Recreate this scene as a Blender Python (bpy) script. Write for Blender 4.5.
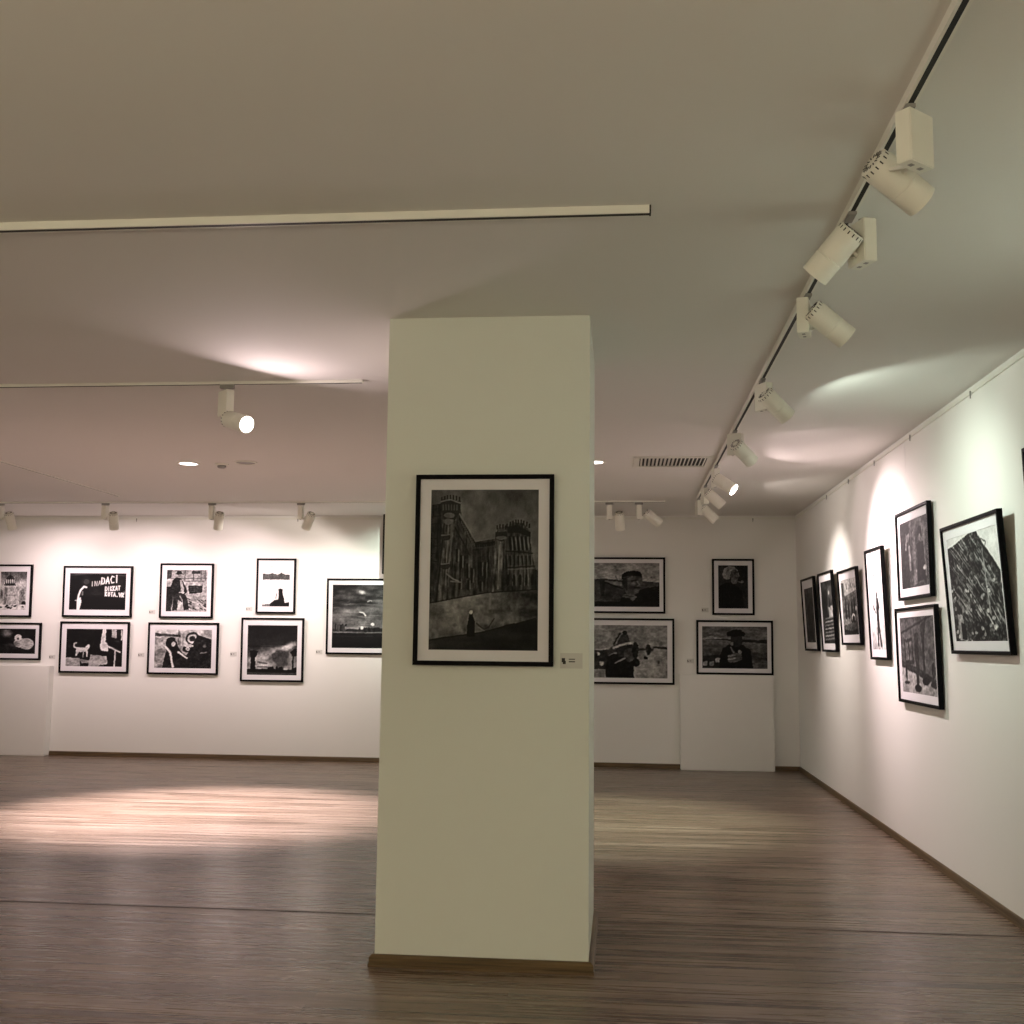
import bpy, math, random
import numpy as np
from mathutils import Vector, Matrix, Euler

for o in list(bpy.data.objects):
    bpy.data.objects.remove(o)
SC = bpy.context.scene
COL = SC.collection
random.seed(4)
RNG = np.random.default_rng(7)

# ------------------------------------------------------------------ camera
F_PX = 1107.19
fw = Vector((-0.09759606, 0.98829926, 0.11721593))
rt = Vector((0.99522569, 0.09702527, 0.01057965))
up = Vector((0.000917049, -0.117688833, 0.993050098))
cam_d = bpy.data.cameras.new('camera')
cam = bpy.data.objects.new('camera', cam_d)
COL.objects.link(cam)
cam_d.sensor_width = 36.0
cam_d.lens = 36.0 * F_PX / 1024.0
cam_d.clip_start = 0.05
M = Matrix((rt, up, -fw)).transposed().to_4x4()
M.translation = Vector((0, 0, 1.5))
cam.matrix_world = M
SC.camera = cam

# ------------------------------------------------------------------ world, exposure
SC.view_settings.view_transform = 'Standard'
SC.view_settings.look = 'None'
SC.view_settings.gamma = 1.0
SC.view_settings.use_curve_mapping = False
SC.view_settings.exposure = 0.10
w = bpy.data.worlds.new('world')
SC.world = w
w.use_nodes = True
w.node_tree.nodes['Background'].inputs[0].default_value = (1.0, 0.9, 0.75, 1)
w.node_tree.nodes['Background'].inputs[1].default_value = 0.0

PINK = (1.0, 0.79, 0.81)
WARM = (1.0, 0.88, 0.82)
GREEN = (0.85, 1.0, 0.87)
OLIVE = (1.0, 0.89, 0.66)


def area(name, loc, rot, sx, sy, power, color):
    d = bpy.data.lights.new(name, 'AREA')
    d.shape = 'RECTANGLE'
    d.size, d.size_y = sx, sy
    d.energy = power
    d.color = color
    o = bpy.data.objects.new(name, d)
    COL.objects.link(o)
    o.location = loc
    o.rotation_euler = rot
    return o


# added fill lights without fittings: two behind the camera, one at the left wall
area('rear_fill_up', (-3.6, -2.3, 1.3), (math.radians(180), 0, 0), 9.0, 1.6, 330, OLIVE)  # invented fill aimed at the ceiling, bounces onto the pillar and near ceiling
area('rear_fill_down', (-3.0, -2.2, 3.05), (0, 0, 0), 6.0, 0.5, 30, OLIVE)  # weak downward fill, added out of view, stands for no known fixture
area('left_side_fill', (-9.6, 6.5, 1.8), (math.radians(90), 0, math.radians(-90)), 7.0, 2.0, 36, (1.0, 0.84, 0.76))  # unseen side fill added to lift the room from the left

# ------------------------------------------------------------------ dimensions
HC, XR, YB = 3.096, 2.150, 13.865
XL, YF = -9.8, -4.0
PX0, PX1, PY0, PY1 = -1.143, -0.148, 5.279, 6.253
TZ = HC - 0.030            # underside of the tracks


# ------------------------------------------------------------------ materials
def srgb(r, g, b):
    def c(v):
        v /= 255.0
        return v / 12.92 if v <= 0.04045 else ((v + 0.055) / 1.055) ** 2.4
    return (c(r), c(g), c(b), 1)


def mat(name, col, rough=0.5, metal=0.0, spec=0.5, noise=0.0, nscale=8.0, bump=0.0, bscale=60.0, coat=0.0, emit=None, estr=0.0):
    m = bpy.data.materials.new(name)
    m.use_nodes = True
    nt = m.node_tree
    b = nt.nodes['Principled BSDF']
    b.inputs['Roughness'].default_value = rough
    b.inputs['Metallic'].default_value = metal
    b.inputs['Specular IOR Level'].default_value = spec
    b.inputs['Coat Weight'].default_value = coat
    tc = nt.nodes.new('ShaderNodeTexCoord')
    n = nt.nodes.new('ShaderNodeTexNoise')
    n.inputs['Scale'].default_value = nscale
    n.inputs['Detail'].default_value = 4
    nt.links.new(tc.outputs['Object'], n.inputs['Vector'])
    mx = nt.nodes.new('ShaderNodeMix')
    mx.data_type = 'RGBA'
    c2 = tuple(max(0, v * (1 - noise)) for v in col[:3]) + (1,)
    mx.inputs[6].default_value = tuple(col[:3]) + (1,)
    mx.inputs[7].default_value = c2
    nt.links.new(n.outputs['Fac'], mx.inputs[0])
    nt.links.new(mx.outputs[2], b.inputs['Base Color'])
    if bump:
        n2 = nt.nodes.new('ShaderNodeTexNoise')
        n2.inputs['Scale'].default_value = bscale
        n2.inputs['Detail'].default_value = 3
        nt.links.new(tc.outputs['Object'], n2.inputs['Vector'])
        bp = nt.nodes.new('ShaderNodeBump')
        bp.inputs['Strength'].default_value = bump
        bp.inputs['Distance'].default_value = 0.002
        nt.links.new(n2.outputs['Fac'], bp.inputs['Height'])
        nt.links.new(bp.outputs['Normal'], b.inputs['Normal'])
    if emit:
        b.inputs['Emission Color'].default_value = tuple(emit[:3]) + (1,)
        b.inputs['Emission Strength'].default_value = estr
    return m


M_WALL = mat('wall_paint', (0.80, 0.79, 0.75, 1), 0.75, spec=0.25, noise=0.03, nscale=1.5, bump=0.12, bscale=90)
M_PILLAR = mat('pillar_paint', (0.72, 0.735, 0.665, 1), 0.7, spec=0.25, noise=0.03, nscale=1.5, bump=0.12, bscale=90)
M_CEIL = mat('ceiling_paint', (0.77, 0.75, 0.71, 1), 0.85, spec=0.2, noise=0.03, nscale=0.8)
M_LEDGE = mat('ledge_paint', (0.79, 0.78, 0.74, 1), 0.65, spec=0.25, noise=0.03)
M_BLACK = mat('black_lacquered_wood', (0.0035, 0.0035, 0.004, 1), 0.5, spec=0.06, noise=0.3, nscale=20)
M_MATB = mat('mat_board', (0.74, 0.72, 0.74, 1), 0.9, spec=0.1, noise=0.02, nscale=40)
M_BACK = mat('backing_board', (0.20, 0.15, 0.10, 1), 0.9, spec=0.1, noise=0.2, nscale=10)
M_WHITE = mat('white_enamel', (0.80, 0.79, 0.70, 1), 0.42, spec=0.4, noise=0.03, nscale=8)
M_TRACK = mat('track_enamel', (0.78, 0.77, 0.70, 1), 0.45, spec=0.4, noise=0.03, nscale=8)
M_SLOT = mat('dark_slot', (0.010, 0.009, 0.008, 1), 0.6, spec=0.3, noise=0.2)
M_GREY = mat('grey_plastic', (0.30, 0.29, 0.27, 1), 0.5, noise=0.1)
M_WIRE = mat('steel_wire', (0.75, 0.75, 0.74, 1), 0.35, metal=0.3, noise=0.05)
M_CARD = mat('card_paper', (0.60, 0.59, 0.55, 1), 0.8, spec=0.2, noise=0.03, nscale=30)
M_INK = mat('printed_ink', (0.06, 0.055, 0.05, 1), 0.8, spec=0.1, noise=0.1)
M_GLOW = mat('lit_lamp_glass', (0.9, 0.9, 0.9, 1), 0.4, emit=(1.0, 0.93, 0.90), estr=14)
M_OFF = mat('lamp_reflector', (0.45, 0.45, 0.45, 1), 0.25, metal=0.8, noise=0.1)
M_DOWN = mat('downlight_diffuser', (0.9, 0.9, 0.9, 1), 0.4, emit=(1.0, 0.90, 0.86), estr=6)


def wood_skirting():
    m = mat('skirting_wood', srgb(118, 96, 66), 0.45, spec=0.4)
    nt = m.node_tree
    b = nt.nodes['Principled BSDF']
    tc = nt.nodes.new('ShaderNodeTexCoord')
    mp = nt.nodes.new('ShaderNodeMapping')
    mp.inputs['Scale'].default_value = (1.2, 1.2, 60)
    n = nt.nodes.new('ShaderNodeTexNoise')
    n.inputs['Scale'].default_value = 2.0
    n.inputs['Detail'].default_value = 5
    cr = nt.nodes.new('ShaderNodeValToRGB')
    cr.color_ramp.elements[0].position = 0.35
    cr.color_ramp.elements[0].color = srgb(72, 56, 34)
    cr.color_ramp.elements[1].position = 0.7
    cr.color_ramp.elements[1].color = srgb(110, 88, 58)
    nt.links.new(tc.outputs['Object'], mp.inputs['Vector'])
    nt.links.new(mp.outputs['Vector'], n.inputs['Vector'])
    nt.links.new(n.outputs['Fac'], cr.inputs['Fac'])
    nt.links.new(cr.outputs['Color'], b.inputs['Base Color'])
    return m


M_SKIRT = wood_skirting()


def floor_material():
    m = bpy.data.materials.new('laminate_planks')
    m.use_nodes = True
    nt = m.node_tree
    L = nt.links.new
    b = nt.nodes['Principled BSDF']
    tc = nt.nodes.new('ShaderNodeTexCoord')
    # plank layout: long side across the room (X)
    br = nt.nodes.new('ShaderNodeTexBrick')
    br.offset = 0.37
    br.inputs['Scale'].default_value = 1.0
    br.inputs['Brick Width'].default_value = 1.3
    br.inputs['Row Height'].default_value = 0.098
    br.inputs['Mortar Size'].default_value = 0.0016
    br.inputs['Mortar Smooth'].default_value = 0.2
    br.inputs['Bias'].default_value = 0.0
    br.inputs['Color1'].default_value = (0.0, 0.0, 0.0, 1)
    br.inputs['Color2'].default_value = (1.0, 1.0, 1.0, 1)
    br.inputs['Mortar'].default_value = (0.5, 0.5, 0.5, 1)
    L(tc.outputs['Object'], br.inputs['Vector'])
    mp = nt.nodes.new('ShaderNodeMapping')
    mp.inputs['Scale'].default_value = (0.55, 22.0, 1.0)
    L(tc.outputs['Object'], mp.inputs['Vector'])
    n1 = nt.nodes.new('ShaderNodeTexNoise')
    n1.inputs['Scale'].default_value = 1.0
    n1.inputs['Detail'].default_value = 7
    n1.inputs['Roughness'].default_value = 0.62
    n1.inputs['Distortion'].default_value = 0.6
    L(mp.outputs['Vector'], n1.inputs['Vector'])
    mp2 = nt.nodes.new('ShaderNodeMapping')
    mp2.inputs['Scale'].default_value = (1.1, 75.0, 1.0)
    L(tc.outputs['Object'], mp2.inputs['Vector'])
    n2 = nt.nodes.new('ShaderNodeTexNoise')
    n2.inputs['Scale'].default_value = 1.0
    n2.inputs['Detail'].default_value = 3
    L(mp2.outputs['Vector'], n2.inputs['Vector'])
    a = nt.nodes.new('ShaderNodeMath'); a.operation = 'MULTIPLY_ADD'
    L(br.outputs['Color'], a.inputs[0]); a.inputs[1].default_value = 0.17
    L(n1.outputs['Fac'], a.inputs[2])
    a2 = nt.nodes.new('ShaderNodeMath'); a2.operation = 'MULTIPLY_ADD'
    L(n2.outputs['Fac'], a2.inputs[0]); a2.inputs[1].default_value = 0.42
    L(a.outputs[0], a2.inputs[2])
    cr = nt.nodes.new('ShaderNodeValToRGB')
    e = cr.color_ramp.elements
    e[0].position = 0.50; e[0].color = srgb(60, 46, 35)
    e[1].position = 0.98; e[1].color = srgb(138, 119, 103)
    e2 = e.new(0.70); e2.color = srgb(91, 73, 58)
    e3 = e.new(0.85); e3.color = srgb(115, 96, 79)
    L(a2.outputs[0], cr.inputs['Fac'])
    # dark seams
    mx = nt.nodes.new('ShaderNodeMix'); mx.data_type = 'RGBA'; mx.blend_type = 'MULTIPLY'
    inv = nt.nodes.new('ShaderNodeMath'); inv.operation = 'MULTIPLY'
    L(br.outputs['Fac'], inv.inputs[0]); inv.inputs[1].default_value = 0.6
    L(inv.outputs[0], mx.inputs[0])
    L(cr.outputs['Color'], mx.inputs[6])
    mx.inputs[7].default_value = (0.15, 0.11, 0.08, 1)
    L(mx.outputs[2], b.inputs['Base Color'])
    rr = nt.nodes.new('ShaderNodeMapRange')
    rr.inputs['From Min'].default_value = 0.3; rr.inputs['From Max'].default_value = 0.7
    rr.inputs['To Min'].default_value = 0.22; rr.inputs['To Max'].default_value = 0.34
    L(n1.outputs['Fac'], rr.inputs['Value'])
    L(rr.outputs['Result'], b.inputs['Roughness'])
    b.inputs['Specular IOR Level'].default_value = 0.42
    bp = nt.nodes.new('ShaderNodeBump')
    bp.inputs['Strength'].default_value = 0.10
    bp.inputs['Distance'].default_value = 0.001
    L(a2.outputs[0], bp.inputs['Height'])
    L(bp.outputs['Normal'], b.inputs['Normal'])
    return m


M_FLOOR = floor_material()


def print_material():
    m = bpy.data.materials.new('photographic_print')
    m.use_nodes = True
    nt = m.node_tree
    b = nt.nodes['Principled BSDF']
    a = nt.nodes.new('ShaderNodeAttribute')
    a.attribute_name = 'tone'
    tc = nt.nodes.new('ShaderNodeTexCoord')
    n = nt.nodes.new('ShaderNodeTexNoise')
    n.inputs['Scale'].default_value = 260
    nt.links.new(tc.outputs['Object'], n.inputs['Vector'])
    mr = nt.nodes.new('ShaderNodeMapRange')
    mr.inputs['To Min'].default_value = 0.92
    mr.inputs['To Max'].default_value = 1.08
    nt.links.new(n.outputs['Fac'], mr.inputs['Value'])
    mx = nt.nodes.new('ShaderNodeMix'); mx.data_type = 'RGBA'; mx.blend_type = 'MULTIPLY'
    mx.inputs[0].default_value = 1.0
    nt.links.new(a.outputs['Color'], mx.inputs[6])
    nt.links.new(mr.outputs['Result'], mx.inputs[7])
    nt.links.new(mx.outputs[2], b.inputs['Base Color'])
    b.inputs['Roughness'].default_value = 0.7
    b.inputs['Specular IOR Level'].default_value = 0.15
    return m


M_PRINT = print_material()


# ------------------------------------------------------------------ mesh helpers
class MB:
    """collects shapes and links them as ONE mesh object"""
    def __init__(self):
        self.v, self.f, self.m, self.s = [], [], [], []

    def add(self, vs, fs, mi=0, smooth=False):
        o = len(self.v)
        self.v += [tuple(v) for v in vs]
        self.f += [tuple(i + o for i in f) for f in fs]
        self.m += [mi] * len(fs)
        self.s += [smooth] * len(fs)

    def box(self, a, b, mi=0, T=None):
        x0, y0, z0 = a
        x1, y1, z1 = b
        vs = [Vector(p) for p in ((x0, y0, z0), (x1, y0, z0), (x1, y1, z0), (x0, y1, z0), (x0, y0, z1), (x1, y0, z1), (x1, y1, z1), (x0, y1, z1))]
        if T is not None:
            vs = [T @ v for v in vs]
        self.add(vs, [(0, 3, 2, 1), (4, 5, 6, 7), (0, 1, 5, 4), (1, 2, 6, 5), (2, 3, 7, 6), (3, 0, 4, 7)], mi)

    def bevbox(self, a, b, r=0.004, mi=0, T=None):
        """box with chamfered edges"""
        cx = [(a[i] + b[i]) / 2 for i in range(3)]
        h = [(b[i] - a[i]) / 2 for i in range(3)]
        import bmesh
        bm = bmesh.new()
        bmesh.ops.create_cube(bm, size=2)
        for v in bm.verts:
            v.co = Vector((cx[0] + v.co.x * h[0], cx[1] + v.co.y * h[1], cx[2] + v.co.z * h[2]))
        bmesh.ops.bevel(bm, geom=list(bm.edges), offset=r, segments=2, affect='EDGES')
        vs = [v.co.copy() for v in bm.verts]
        bm.verts.index_update()
        fs = [[v.index for v in f.verts] for f in bm.faces]
        bm.free()
        if T is not None:
            vs = [T @ v for v in vs]
        self.add(vs, fs, mi)

    def lathe(self, prof, T=None, seg=40, mi=0, smooth=True, close=True):
        """prof: list of (radius, z) around local Z"""
        vs, fs = [], []
        for (r, z) in prof:
            for k in range(seg):
                a = 2 * math.pi * k / seg
                vs.append(Vector((r * math.cos(a), r * math.sin(a), z)))
        for i in range(len(prof) - 1):
            for k in range(seg):
                k2 = (k + 1) % seg
                fs.append((i * seg + k, i * seg + k2, (i + 1) * seg + k2, (i + 1) * seg + k))
        if close:
            fs.append(tuple(range(seg))[::-1])
            n = (len(prof) - 1) * seg
            fs.append(tuple(n + k for k in range(seg)))
        if T is not None:
            vs = [T @ v for v in vs]
        self.add(vs, fs, mi, smooth)

    def tube(self, p0, p1, r, seg=10, mi=0):
        p0, p1 = Vector(p0), Vector(p1)
        d = p1 - p0
        T = Matrix.Translation(p0) @ d.to_track_quat('Z', 'Y').to_matrix().to_4x4()
        self.lathe([(r, 0), (r, d.length)], T, seg, mi)

    def build(self, name, mats, parent=None, origin=None):
        me = bpy.data.meshes.new(name)
        off = Vector((0, 0, 0))
        if parent is not None:
            off = wloc(parent)
        elif origin is not None:
            off = Vector(origin)
        me.from_pydata([tuple(Vector(v) - off) for v in self.v], [], self.f)
        if not isinstance(mats, (list, tuple)):
            mats = [mats]
        for m in mats:
            me.materials.append(m)
        me.polygons.foreach_set('material_index', self.m)
        me.polygons.foreach_set('use_smooth', self.s)
        if any(self.s):
            try:
                me.set_sharp_from_angle(angle=math.radians(35))
            except Exception:
                pass
        me.update()
        o = bpy.data.objects.new(name, me)
        COL.objects.link(o)
        if parent is not None:
            o.parent = parent
        elif origin is not None:
            o.location = origin
        return o


def wloc(o):
    v = Vector(o.location)
    p = o.parent
    while p is not None:
        v = v + Vector(p.location)
        p = p.parent
    return v


def thing(name, label, cat, loc, group=None):
    o = bpy.data.objects.new(name, None)
    o.empty_display_size = 0.05
    COL.objects.link(o)
    o.location = loc
    o['label'] = label
    o['category'] = cat
    if group:
        o['group'] = group
    return o


def tag(o, label, cat, group=None):
    o['label'] = label
    o['category'] = cat
    if group:
        o['group'] = group
    return o


def struct(o):
    o['kind'] = 'structure'
    return o


def slab(name, a, b, m):
    mb = MB()
    mb.box(a, b)
    return struct(mb.build(name, m))


# ------------------------------------------------------------------ structure
slab('floor', (XL - 0.2, YF - 0.2, -0.12), (XR + 0.2, YB + 0.2, 0.0), M_FLOOR)
slab('ceiling', (XL - 0.2, YF - 0.2, HC), (XR + 0.2, YB + 0.2, HC + 0.15), M_CEIL)
slab('wall_back', (XL, YB, 0), (XR, YB + 0.2, HC), M_WALL)
slab('wall_right', (XR, YF, 0), (XR + 0.2, YB + 0.2, HC), M_WALL)
slab('wall_left', (XL - 0.2, YF, 0), (XL, YB, HC), M_WALL)
slab('wall_front', (XL - 0.2, YF - 0.2, 0), (XR + 0.2, YF, HC), M_WALL)
o = slab('wall_pillar', (PX0, PY0, 0), (PX1, PY1, HC), M_PILLAR)


def skirting(name, pts, closed=False, h=0.056, t=0.014):
    """profile swept along the foot of a wall; pts run with the room on the right-hand side"""
    prof = [(0.0, 0.0), (t, 0.0), (t, h * 0.30), (t * 0.86, h * 0.36), (t * 0.86, h * 0.80), (t * 0.45, h), (0.0, h)]
    mb = MB()
    n = len(pts)
    rings = []
    for i in range(n):
        p = Vector(pts[i]).to_2d()
        if closed:
            a, c = Vector(pts[i - 1]).to_2d(), Vector(pts[(i + 1) % n]).to_2d()
        else:
            a = Vector(pts[i - 1]).to_2d() if i > 0 else None
            c = Vector(pts[i + 1]).to_2d() if i < n - 1 else None
        ns = []
        for (s, e) in ((a, p), (p, c)):
            if s is None or e is None:
                continue
            d = (e - s).normalized()
            ns.append(Vector((d.y, -d.x)))
        nn = ns[0] if len(ns) == 1 else (ns[0] + ns[1]) / max(1e-6, 1 + ns[0].dot(ns[1]))
        rings.append([(p.x + nn.x * u, p.y + nn.y * u, z) for (u, z) in prof])
    vs = [v for r in rings for v in r]
    k = len(prof)
    fs = []
    for i in range(n if closed else n - 1):
        j = (i + 1) % n
        for q in range(k):
            q2 = (q + 1) % k
            fs.append((i * k + q, i * k + q2, j * k + q2, j * k + q))
    if not closed:
        fs.append(tuple(range(k)))
        fs.append(tuple((n - 1) * k + q for q in range(k))[::-1])
    mb.add(vs, fs)
    o = mb.build(name, M_SKIRT)
    return struct(o)


LX0, LX1, LEDGE_Z, LY = -9.3, -7.318, 1.139, 13.735     # low projection under the leftmost pictures
RX0, RX1 = 0.718, 1.835                                 # low projection under the rightmost pictures
skirting('baseboard_back', [(LX1, YB, 0), (RX0, YB, 0)])
skirting('baseboard_corner', [(RX1, YB, 0), (XR, YB, 0), (XR, YF, 0)])
skirting('baseboard_pillar', [(PX0, PY0, 0), (PX1, PY0, 0), (PX1, PY1, 0), (PX0, PY1, 0)], closed=True, h=0.055, t=0.026)
for n, (a, b) in enumerate(((LX0, LX1), (RX0, RX1)), 1):
    mb = MB()
    mb.bevbox((a, LY, 0.0), (b, YB, LEDGE_Z), 0.006)
    struct(mb.build('trim_%d' % n, M_LEDGE))
# expansion joint across the planks
mb = MB()
mb.box((XL, 6.236, 0.0), (PX0 - 0.026, 6.249, 0.0022))
struct(mb.build('trim_3', mat('joint_strip', srgb(52, 38, 28), 0.5, noise=0.3, nscale=3)))
mb = MB()
mb.box((PX1 + 0.026, 6.236, 0.0), (XR - 0.014, 6.249, 0.0022))
struct(mb.build('trim_4', bpy.data.materials['joint_strip']))


# picture hanging rails
def rail_back(name, x0, x1):
    mb = MB()
    mb.box((x0, YB - 0.012, HC - 0.048), (x1, YB, HC - 0.030))
    mb.box((x0, YB - 0.007, HC - 0.030), (x1, YB, HC - 0.022))
    return mb.build(name, M_TRACK)


o = rail_back('hanging_rail', XL + 0.02, XR - 0.013)
tag(o, 'thin white picture hanging rail along the top of the back wall', 'rail')
mb = MB()
mb.box((XR - 0.012, YF + 0.02, HC - 0.048), (XR, YB - 0.013, HC - 0.030))
mb.box((XR - 0.007, YF + 0.02, HC - 0.030), (XR, YB - 0.013, HC - 0.022))
o = mb.build('hanging_rail', M_TRACK)
tag(o, 'thin white picture hanging rail along the top of the right wall', 'rail')

# ------------------------------------------------------------------ art: a tiny raster painter for the photographic prints
class Art:
    def __init__(self, W, H, base=0):
        self.W, self.H = W, H
        self.a = np.full((H, W), float(base))
        self.v, self.u = np.meshgrid((np.arange(H) + 0.5) / H, (np.arange(W) + 0.5) / W, indexing='ij')

    def put(self, mask, val, al=1.0):
        self.a = self.a * (1 - mask * al) + val * mask * al

    def poly(self, pts, val, al=1.0):
        u, v = self.u, self.v
        m = np.zeros_like(u, dtype=bool)
        n = len(pts)
        for i in range(n):
            (x0, y0), (x1, y1) = pts[i], pts[(i + 1) % n]
            if y0 == y1:
                continue
            c = ((v >= min(y0, y1)) & (v < max(y0, y1)))
            xi = x0 + (v - y0) / (y1 - y0) * (x1 - x0)
            m ^= c & (u < xi)
        self.put(m.astype(float), val, al)

    def ell(self, cx, cy, rx, ry, val, al=1.0, soft=0.0, rot=0.0):
        dx, dy = self.u - cx, self.v - cy
        k = self.H / self.W
        dyk = dy * k
        c, s = math.cos(rot), math.sin(rot)
        a, b = dx * c + dyk * s, -dx * s + dyk * c
        d = np.sqrt((a / rx) ** 2 + (b / (ry * k)) ** 2)
        if soft:
            m = np.clip((1 - d) / soft, 0, 1)
        else:
            m = (d < 1).astype(float)
        self.put(m, val, al)

    def line(self, pts, wd, val, al=1.0):
        k = self.H / self.W
        m = np.zeros_like(self.u)
        for (x0, y0), (x1, y1) in zip(pts[:-1], pts[1:]):
            ax, ay = x1 - x0, (y1 - y0) * k
            px, py = self.u - x0, (self.v - y0) * k
            t = np.clip((px * ax + py * ay) / (ax * ax + ay * ay + 1e-12), 0, 1)
            d = np.hypot(px - t * ax, py - t * ay)
            m = np.maximum(m, np.clip((wd - d) * self.W * 0.7 + 0.5, 0, 1))
        self.put(m, val, al)

    def grad(self, v0, v1, a0, a1, u0=0.0, u1=1.0):
        t = np.clip((self.v - v0) / (v1 - v0), 0, 1)
        m = ((self.v >= v0) & (self.v < v1) & (self.u >= u0) & (self.u < u1)).astype(float)
        self.put(m, a0 + (a1 - a0) * t)

    def noise(self, nx, ny, amp, u0=0, v0=0, u1=1, v1=1, octs=3):
        t = np.zeros_like(self.a)
        for o in range(octs):
            gx, gy = int(nx * 2 ** o) + 2, int(ny * 2 ** o) + 2
            g = RNG.random((gy, gx)) - 0.5
            x = self.u * (gx - 1.001)
            y = self.v * (gy - 1.001)
            xi, yi = x.astype(int), y.astype(int)
            fx, fy = x - xi, y - yi
            fx, fy = fx * fx * (3 - 2 * fx), fy * fy * (3 - 2 * fy)
            t += ((g[yi, xi] * (1 - fx) + g[yi, xi + 1] * fx) * (1 - fy) + (g[yi + 1, xi] * (1 - fx) + g[yi + 1, xi + 1] * fx) * fy) / 1.7 ** o
        m = ((self.u >= u0) & (self.u < u1) & (self.v >= v0) & (self.v < v1))
        self.a = self.a + t * amp * m

    def blur(self, n=1):
        for _ in range(n):
            p = np.pad(self.a, 1, mode='edge')
            self.a = (p[1:-1, 1:-1] * 2 + p[:-2, 1:-1] + p[2:, 1:-1] + p[1:-1, :-2] + p[1:-1, 2:]) / 6

    GL = {'D': [[(0, 0), (0, 1), (.6, .9), (.8, .5), (.6, .1), (0, 0)]], 'A': [[(0, 1), (.4, 0), (.8, 1)], [(.15, .65), (.65, .65)]],
          'C': [[(.8, .1), (.35, 0), (0, .5), (.35, 1), (.8, .9)]], 'I': [[(.3, 0), (.3, 1)]], 'N': [[(0, 1), (0, 0), (.7, 1), (.7, 0)]],
          'K': [[(0, 0), (0, 1)], [(.7, 0), (0, .5), (.7, 1)]], 'T': [[(0, 0), (.8, 0)], [(.4, 0), (.4, 1)]],
          'O': [[(.4, 0), (0, .5), (.4, 1), (.8, .5), (.4, 0)]], 'V': [[(0, 0), (.4, 1), (.8, 0)]],
          'R': [[(0, 1), (0, 0), (.7, .15), (.6, .5), (0, .5), (.7, 1)]], '.': [[(.3, .95), (.35, 1)]], ' ': []}

    def text(self, s, x, y, w_, h_, wd, val, slope=0.0, grow=1.0):
        for ch in s:
            for st in self.GL[ch]:
                self.line([(x + a * w_, y + b * h_) for a, b in st], wd, val)
            x += w_ * 1.12
            y += slope
            w_ *= grow
            h_ *= grow
        return self


def smooth_noise(H, W, n):
    g = RNG.random((n + 2, n + 2)) - 0.5
    y, x = np.meshgrid(np.linspace(0, n - .001, H), np.linspace(0, n - .001, W), indexing='ij')
    xi, yi = x.astype(int), y.astype(int)
    fx, fy = x - xi, y - yi
    fx, fy = fx * fx * (3 - 2 * fx), fy * fy * (3 - 2 * fy)
    return (g[yi, xi] * (1 - fx) + g[yi, xi + 1] * fx) * (1 - fy) + (g[yi + 1, xi] * (1 - fx) + g[yi + 1, xi + 1] * fx) * fy


def rough(a, k):
    """organic outlines and uneven tones, as a photographed subject has"""
    H, W = a.shape
    m = max(H, W)
    dx = (smooth_noise(H, W, 14) * 1.6 + smooth_noise(H, W, 34) * 1.2) * k * 2.4 * m
    dy = (smooth_noise(H, W, 14) * 1.6 + smooth_noise(H, W, 34) * 1.2) * k * 2.4 * m
    y, x = np.meshgrid(np.arange(H), np.arange(W), indexing='ij')
    xs = np.clip(x + dx, 0, W - 1.001)
    ys = np.clip(y + dy, 0, H - 1.001)
    xi, yi = xs.astype(int), ys.astype(int)
    fx, fy = xs - xi, ys - yi
    xj, yj = np.minimum(xi + 1, W - 1), np.minimum(yi + 1, H - 1)
    b = (a[yi, xi] * (1 - fx) + a[yi, xj] * fx) * (1 - fy) + (a[yj, xi] * (1 - fx) + a[yj, xj] * fx) * fy
    tone = 1 + 0.35 * smooth_noise(H, W, 9) + 0.25 * smooth_noise(H, W, 24) + 0.12 * smooth_noise(H, W, 48)
    w_ = np.clip((235 - b) / 60, 0, 1)
    return b * (1 + (tone - 1) * w_)


def crenel(A, x0, x1, y, n, h, val, curve=0.0):
    for i in range(n):
        a = x0 + (x1 - x0) * i / n
        b = a + (x1 - x0) / n * 0.55
        yy = y - curve * math.sin(math.pi * (i + 0.5) / n)
        A.poly([(a, yy - h), (b, yy - h), (b, yy + 0.01), (a, yy + 0.01)], val)


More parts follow.
